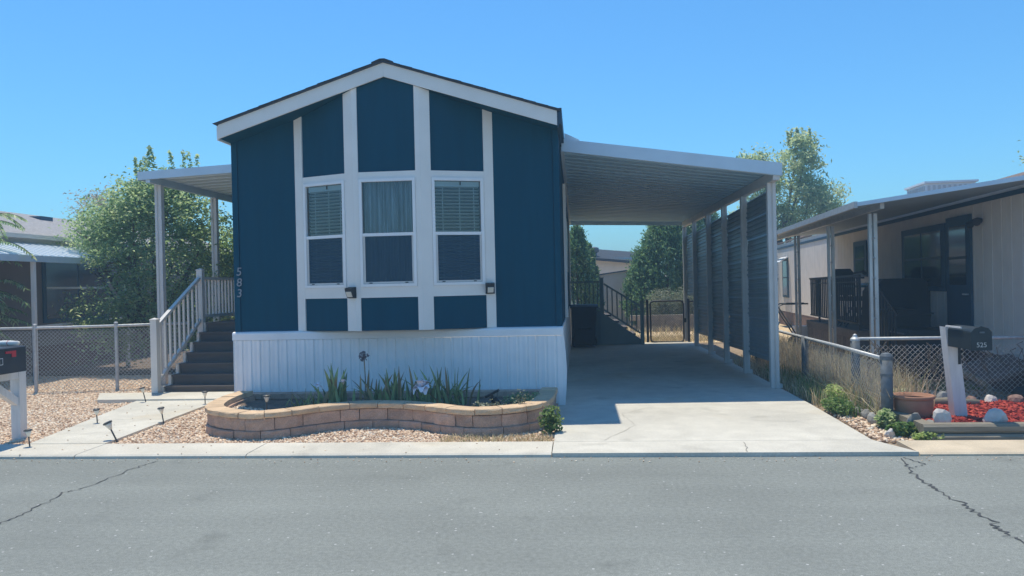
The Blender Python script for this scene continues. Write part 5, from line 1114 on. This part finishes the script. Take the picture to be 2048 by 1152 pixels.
def conifer(label, base, h, r, n, m='leafC', lob=9, blobs=None):
    t = thing('evergreen_tree', label, 'tree', base, 0, GE)
    P('trunk', 'bark', t, lambda b: b.tube([(0, 0, 0), (0, 0, h * .8)], [r * .10, r * .02], 8), True)
    ns = n // 26; k = RNG.random(ns) ** .8; ang = RNG.uniform(0, 2 * np.pi, ns); prof = np.sin(np.clip((1 - k) * 1.02 + .04, 0, 1) * np.pi * .5) ** .72 * (.35 + .65 * np.clip(k * 6, 0, 1))
    rad = r * prof * (.78 + .3 * RNG.random(ns)) * (1 + .12 * np.sin(ang * 3 + k * 9))
    cc = np.stack([np.cos(ang) * rad, np.sin(ang) * rad, .06 * h + k * h * .93], 1)
    C = (cc[:, None, :] + RNG.normal(0, 1, (ns, 26, 3)) * np.array([.085, .085, .11]) * r).reshape(-1, 3); col = np.clip(np.repeat(RNG.uniform(.1, .8, ns), 26) + RNG.normal(0, .15, ns * 26), 0, 1)
    D = RNG.normal(0, .6, C.shape); D[:, 2] += .9; D[:, :2] += C[:, :2] / (r + .01) * .6
    V, Fi = leaf_arrays(C, .15, .055, .4, 0, D); np_mesh('crown', V, 4, Fi, col, M[m], t); return t
conifer('dark evergreen seen beside the house wall under the carport', (-.02, 26.0, 0), 3.35, .62, 9000)
conifer('small evergreen lobe right of the one beside the house wall', (.38, 26.6, 0), 2.85, .42, 5000)
conifer('broad evergreen behind the gate left of the white shed', (3.05, 26.4, 0), 3.85, 1.25, 16000)
conifer('taller evergreen behind the carport side panels', (4.2, 27.2, 0), 4.35, 1.1, 13000)
conifer('low evergreen flank in front of the cream rear shed', (2.25, 26.1, 0), 2.5, .75, 7000)
t = leafy('silver_shrub', 'silvery green shrub behind the chain-link gate', 'shrub', (2.6, 24.1, 0), (.6, .5, .62), 3600, .07, .03, 'leafE', None, 9, 1.15)
t = leafy('silver_shrub', 'grey-green shrub at the foot of the white shed', 'shrub', (3.4, 24.3, 0), (.5, .5, .65), 2600, .07, .03, 'leafE', None, 9, 1.2)

# ------------------------------------------------------------------ what stands behind the carport
gate = thing('chain_link_gate', 'black framed chain-link gate at the end of the driveway', 'gate', (2.1, 18.85, 0)); gy = 18.85
def frame_loop(x0, x1, z0, z1, c=.07):
    pts = [(x0 + c, z0), (x1 - c, z0), (x1 - .02, z0 + .02), (x1, z0 + c), (x1, z1 - c), (x1 - .02, z1 - .02), (x1 - c, z1), (x0 + c, z1), (x0 + .02, z1 - .02), (x0, z1 - c), (x0, z0 + c), (x0 + .02, z0 + .02), (x0 + c, z0)]; return [(x, gy, z) for x, z in pts]
P('gate_frame', 'blackmetal', gate, lambda b: b.tube(frame_loop(1.73, 2.52, .03, 1.02), .021, 8), smooth=True); link_mesh(gate, (1.75, gy), (2.50, gy), .05, 1.0, 'blackmetal', .06, .002)
P('latch', 'blackmetal', gate, lambda b: b.box(2.53, 2.58, gy - .03, gy + .03, .5, .6)); P('gate_post', 'blackmetal', gate, lambda b: b.tube([(2.64, gy, 0), (2.64, gy, 1.07)], .03, 10)); P('gate_post', 'blackmetal', gate, lambda b: b.tube([(1.66, gy, 0), (1.66, gy, 1.07)], .03, 10))
P('side_rail', 'blackmetal', gate, lambda b: b.tube([(2.64, gy, 1.0), (4.4, gy, 1.0)], .02, 8)); link_mesh(gate, (2.66, gy), (4.3, gy), .05, 1.0, 'blackmetal', .06, .002)
st2 = thing('side_stairs', 'slate grey side stairs with railing at the back of the carport', 'stairs', (.5, 18.4, 0))
P('side_panel', 'stairside', st2, lambda b: b.prism([(.55, .037), (1.52, .037), (1.52, .10), (.55, .80)], 'y', 18.25, 18.28)); P('side_panel', 'stairside', st2, lambda b: b.box(-.18, .549, 18.25, 18.28, .037, .84))
P('landing', 'stairside', st2, lambda b: b.box(-.18, .55, 18.281, 19.3, .86, .90))
for k in range(5): P('tread', 'tread', st2, lambda b: b.box(.551 + k * .19, .551 + k * .19 + .21, 18.285, 19.3, .70 - k * .15, .735 - k * .15))
def np2(x, z0, z1): P('newel_post', 'stairside', st2, lambda b: b.box(x - .045, x + .045, 18.20, 18.249, z0, z1)); P('post_cap', 'stairside', st2, lambda b: b.box(x - .055, x + .055, 18.19, 18.26, z1 + .0005, z1 + .02))
np2(.55, .037, 1.60); np2(1.48, .037, 1.02)
P('handrail', 'stairside', st2, lambda b: b.bar((.60, 18.22, 1.47), (1.43, 18.22, .94), .05, .04)); P('bottom_rail', 'stairside', st2, lambda b: b.bar((.60, 18.22, .86), (1.43, 18.22, .30), .04, .04)); P('handrail', 'stairside', st2, lambda b: b.bar((-.18, 18.22, 1.52), (.50, 18.22, 1.52), .05, .04)); P('bottom_rail', 'stairside', st2, lambda b: b.bar((-.18, 18.22, .92), (.50, 18.22, .92), .04, .04))
for k in range(7): t_ = (k + .7) / 7.4; x = .60 + t_ * .83; P('baluster', 'stairside', st2, lambda b: b.box(x - .014, x + .014, 18.206, 18.234, .86 - t_ * .56 + .02, 1.47 - t_ * .53 - .02))
for k in range(7): x = -.12 + k * .095; P('baluster', 'stairside', st2, lambda b: b.box(x - .012, x + .012, 18.206, 18.234, .941, 1.499))
wb = thing('wheeled_bin', 'black wheeled bin standing in shade against the house under the carport', 'bin', (.12, 17.75, .036))
P('bin_body', 'black', wb, lambda b: b.add([(-.23, -.25, .05), (.23, -.25, .05), (.23, .25, .05), (-.23, .25, .05), (-.29, -.32, .90), (.29, -.32, .90), (.29, .32, .90), (-.29, .32, .90)], [(0, 3, 2, 1), (4, 5, 6, 7), (0, 1, 5, 4), (1, 2, 6, 5), (2, 3, 7, 6), (3, 0, 4, 7)]), True)
P('bin_lid', 'black', wb, lambda b: b.prism([(-.35, .901), (.35, .901), (.35, .93), (.25, .97), (-.25, .97), (-.35, .93)], 'x', -.32, .32), True)
P('grab_bar', 'blackmetal', wb, lambda b: b.tube([(-.15, -.31, .42), (-.15, -.34, .42), (.15, -.34, .42), (.15, -.31, .42)], .012, 6), True)
for s_ in (-1, 1): P('wheel', 'black', wb, lambda b: b.tube([(s_ * .24, .26, .11), (s_ * .29, .26, .11)], .11, 14), True)
shd = thing('lean_to_shed', 'cream rear shed with slanting roof edge behind the carport', 'shed', (1.1, 27.0, 0))
P('wall', 'cream', shd, lambda b: b.prism([(.1, 0), (1.95, 0), (1.95, 1.90), (.1, 1.66)], 'y', 27.0, 27.08)); P('wall', 'cream', shd, lambda b: b.prism([(1.951, 0), (2.5, 0), (2.5, 1.96), (1.951, 1.90)], 'y', 27.02, 27.08)); P('roof_edge', 'bluetrim', shd, lambda b: b.prism([(.05, 1.665), (2.55, 1.985), (2.55, 2.03), (.05, 1.71)], 'y', 26.93, 28.2)); P('corner_trim', 'taupe', shd, lambda b: b.box(1.93, 1.97, 26.985, 26.999, 0, 1.89))
bh = thing('manufactured_house', 'pale lap-sided house with dark roof edge beyond the rear shed', 'house', (1.5, 34.0, 0))
for k in range(14): P('lap_board', 'cream', bh, lambda b: b.prism([(34.0 - .02, .2 + k * .17), (34.0, .2 + k * .17 + .172), (34.05, .2 + k * .17 + .172), (34.05, .2 + k * .17)], 'x', -6.0, 3.4))
rf = P('roof', 'shingle', bh, lambda b: b.add([(-6.2, 33.6, 2.9), (-.6, 33.6, 2.62), (3.5, 33.6, 2.18), (3.5, 37, 2.75), (-.6, 37, 3.15), (-6.2, 37, 3.2), (-6.2, 33.6, 3.0), (-.6, 33.6, 2.72), (3.5, 33.6, 2.30), (3.5, 37, 2.85), (-.6, 37, 3.25), (-6.2, 37, 3.3)], [(0, 5, 4, 1), (1, 4, 3, 2), (6, 7, 10, 11), (7, 8, 9, 10), (0, 1, 7, 6), (1, 2, 8, 7), (2, 3, 9, 8), (3, 4, 10, 9), (4, 5, 11, 10), (5, 0, 6, 11)]))
P('turbine_vent', 'galvold', rf, lambda b: b.lathe([(.13, 2.6), (.13, 2.82), (.2, 2.86), (.23, 2.95), (.2, 3.04), (.08, 3.08)], 16, (.74, 34.2, 0))); P('chimney', 'taupe', rf, lambda b: b.box(2.6, 3.05, 34.2, 34.6, 2.2, 2.62)); P('chimney_cap', 'brown', rf, lambda b: b.box(2.55, 3.1, 34.15, 34.65, 2.621, 2.67))
ws = thing('garden_shed', 'small white gabled shed behind the silvery shrub', 'shed', (4.1, 32.0, 0))
P('wall', 'skirt', ws, lambda b: b.prism([(3.55, 0), (4.5, 0), (4.5, 1.55), (4.02, 2.0), (3.55, 1.55)], 'y', 32.0, 32.06)); P('wall', 'skirt', ws, lambda b: b.box(4.45, 4.5, 32.061, 33.6, 0, 1.55)); P('wall', 'skirt', ws, lambda b: b.box(3.55, 3.6, 32.061, 33.6, 0, 1.55)); P('roof', 'white', ws, lambda b: b.prism([(3.48, 1.5), (4.02, 2.02), (4.58, 1.5), (4.58, 1.54), (4.02, 2.07), (3.48, 1.54)], 'y', 31.92, 33.7)); P('door', 'cream', ws, lambda b: b.box(3.75, 4.2, 31.97, 31.999, 0.02, 1.5))
struct(sheet('rear_yard', [(-4, 18.9), (9, 18.9), (9, 34), (-4, 34)], -.003, 'yellowearth'))
bw = thing('block_wall', 'low grey block wall beyond the chain-link gate', 'wall', (2.2, 23.4, 0))
for r_ in range(3):
    for k in range(5): x = 1.55 + k * .42 + (r_ % 2) * .2; P('block', 'blockwall', bw, lambda b: b.box(x, x + .41, 23.3, 23.48, r_ * .165, r_ * .165 + .16))
verge(2600, 1.3, 4.3, 19.0, 21.0, .10, .012, 'dry', 'dry yellow grass beyond the chain-link gate', lean=.7)
verge(700, 1.3, 4.0, 21.6, 24.0, .22, .012, 'dry', 'straw tufts in front of the silvery shrubs', lean=.5)

# ------------------------------------------------------------------ loose grit at the edges, hairline cracks in the slabs
tag(pebbles('spilled_grit', M['gravel'], [(-9, 6.66), (-.3, 6.66), (-.3, 7.12), (-9, 7.12)], [], .26, .009, .036), 'stray pebbles spilled on the pale kerb', 'gravel', kind='stuff')
tag(pebbles('spilled_grit', M['gravel'], [(-9, 6.45), (4.5, 6.45), (4.5, 6.66), (-9, 6.66)], [], .10, .007, .002), 'fine grit gathered on the road along the kerb', 'gravel', kind='stuff')
tag(pebbles('spilled_grit', M['gravel'], [(-5.5, 7.15), (-4.65, 7.15), (-4.85, 9.9), (-5.95, 9.9)], [], .34, .009, .044), 'stray pebbles on the front walk', 'gravel', kind='stuff')
def hairline(pts, z, w, seed):
    rr = random.Random(seed); b = MB(); q = []
    for i in range(len(pts) - 1):
        for k in range(8): t = k / 8; q.append((pts[i][0] * (1 - t) + pts[i + 1][0] * t + rr.gauss(0, .008), pts[i][1] * (1 - t) + pts[i + 1][1] * t + rr.gauss(0, .008)))
    d = Vector((pts[-1][1] - pts[0][1], -(pts[-1][0] - pts[0][0]), 0)).normalized()
    for x, y in q: ww = w * rr.uniform(.4, 1.2); b.v += [Vector((x, y, z)) - d * ww, Vector((x, y, z)) + d * ww]
    b.f = [(2 * i, 2 * i + 1, 2 * i + 3, 2 * i + 2) for i in range(len(q) - 1)]; return struct(b.build('slab_crack', M['crackfine']))
M['crackfine'] = mat('hairline_crack', (0.30, 0.27, 0.22), 0.95, 0.2, 20)
hairline([(.2, 7.16), (.55, 7.9), (.45, 8.6), (.9, 9.19)], .0402, .0022, 1); hairline([(2.62, 8.3), (2.1, 8.05), (1.7, 8.2)], .0402, .0018, 2); hairline([(1.4, 6.66), (1.46, 7.13)], .0402, .003, 3)

# ------------------------------------------------------------------ added haze volume, standing in for lens glare to lift the shadows
def haze_box(density):
    b = MB(); b.box(-155, 155, -155, 155, -1.05, 7.7); me_o = b.build('haze', None)
    m = bpy.data.materials.new('glare_haze'); m.use_nodes = True; nt = m.node_tree
    nt.nodes.remove(nt.nodes['Principled BSDF']); v = nt.nodes.new('ShaderNodeVolumePrincipled')
    v.inputs['Color'].default_value = (0.48, 0.76, 1.0, 1); v.inputs['Density'].default_value = density; v.inputs['Anisotropy'].default_value = 0.0
    nt.links.new(v.outputs[0], nt.nodes['Material Output'].inputs['Volume']); me_o.data.materials.append(m); me_o['kind'] = 'stuff'; return me_o
haze_box(0.0058)
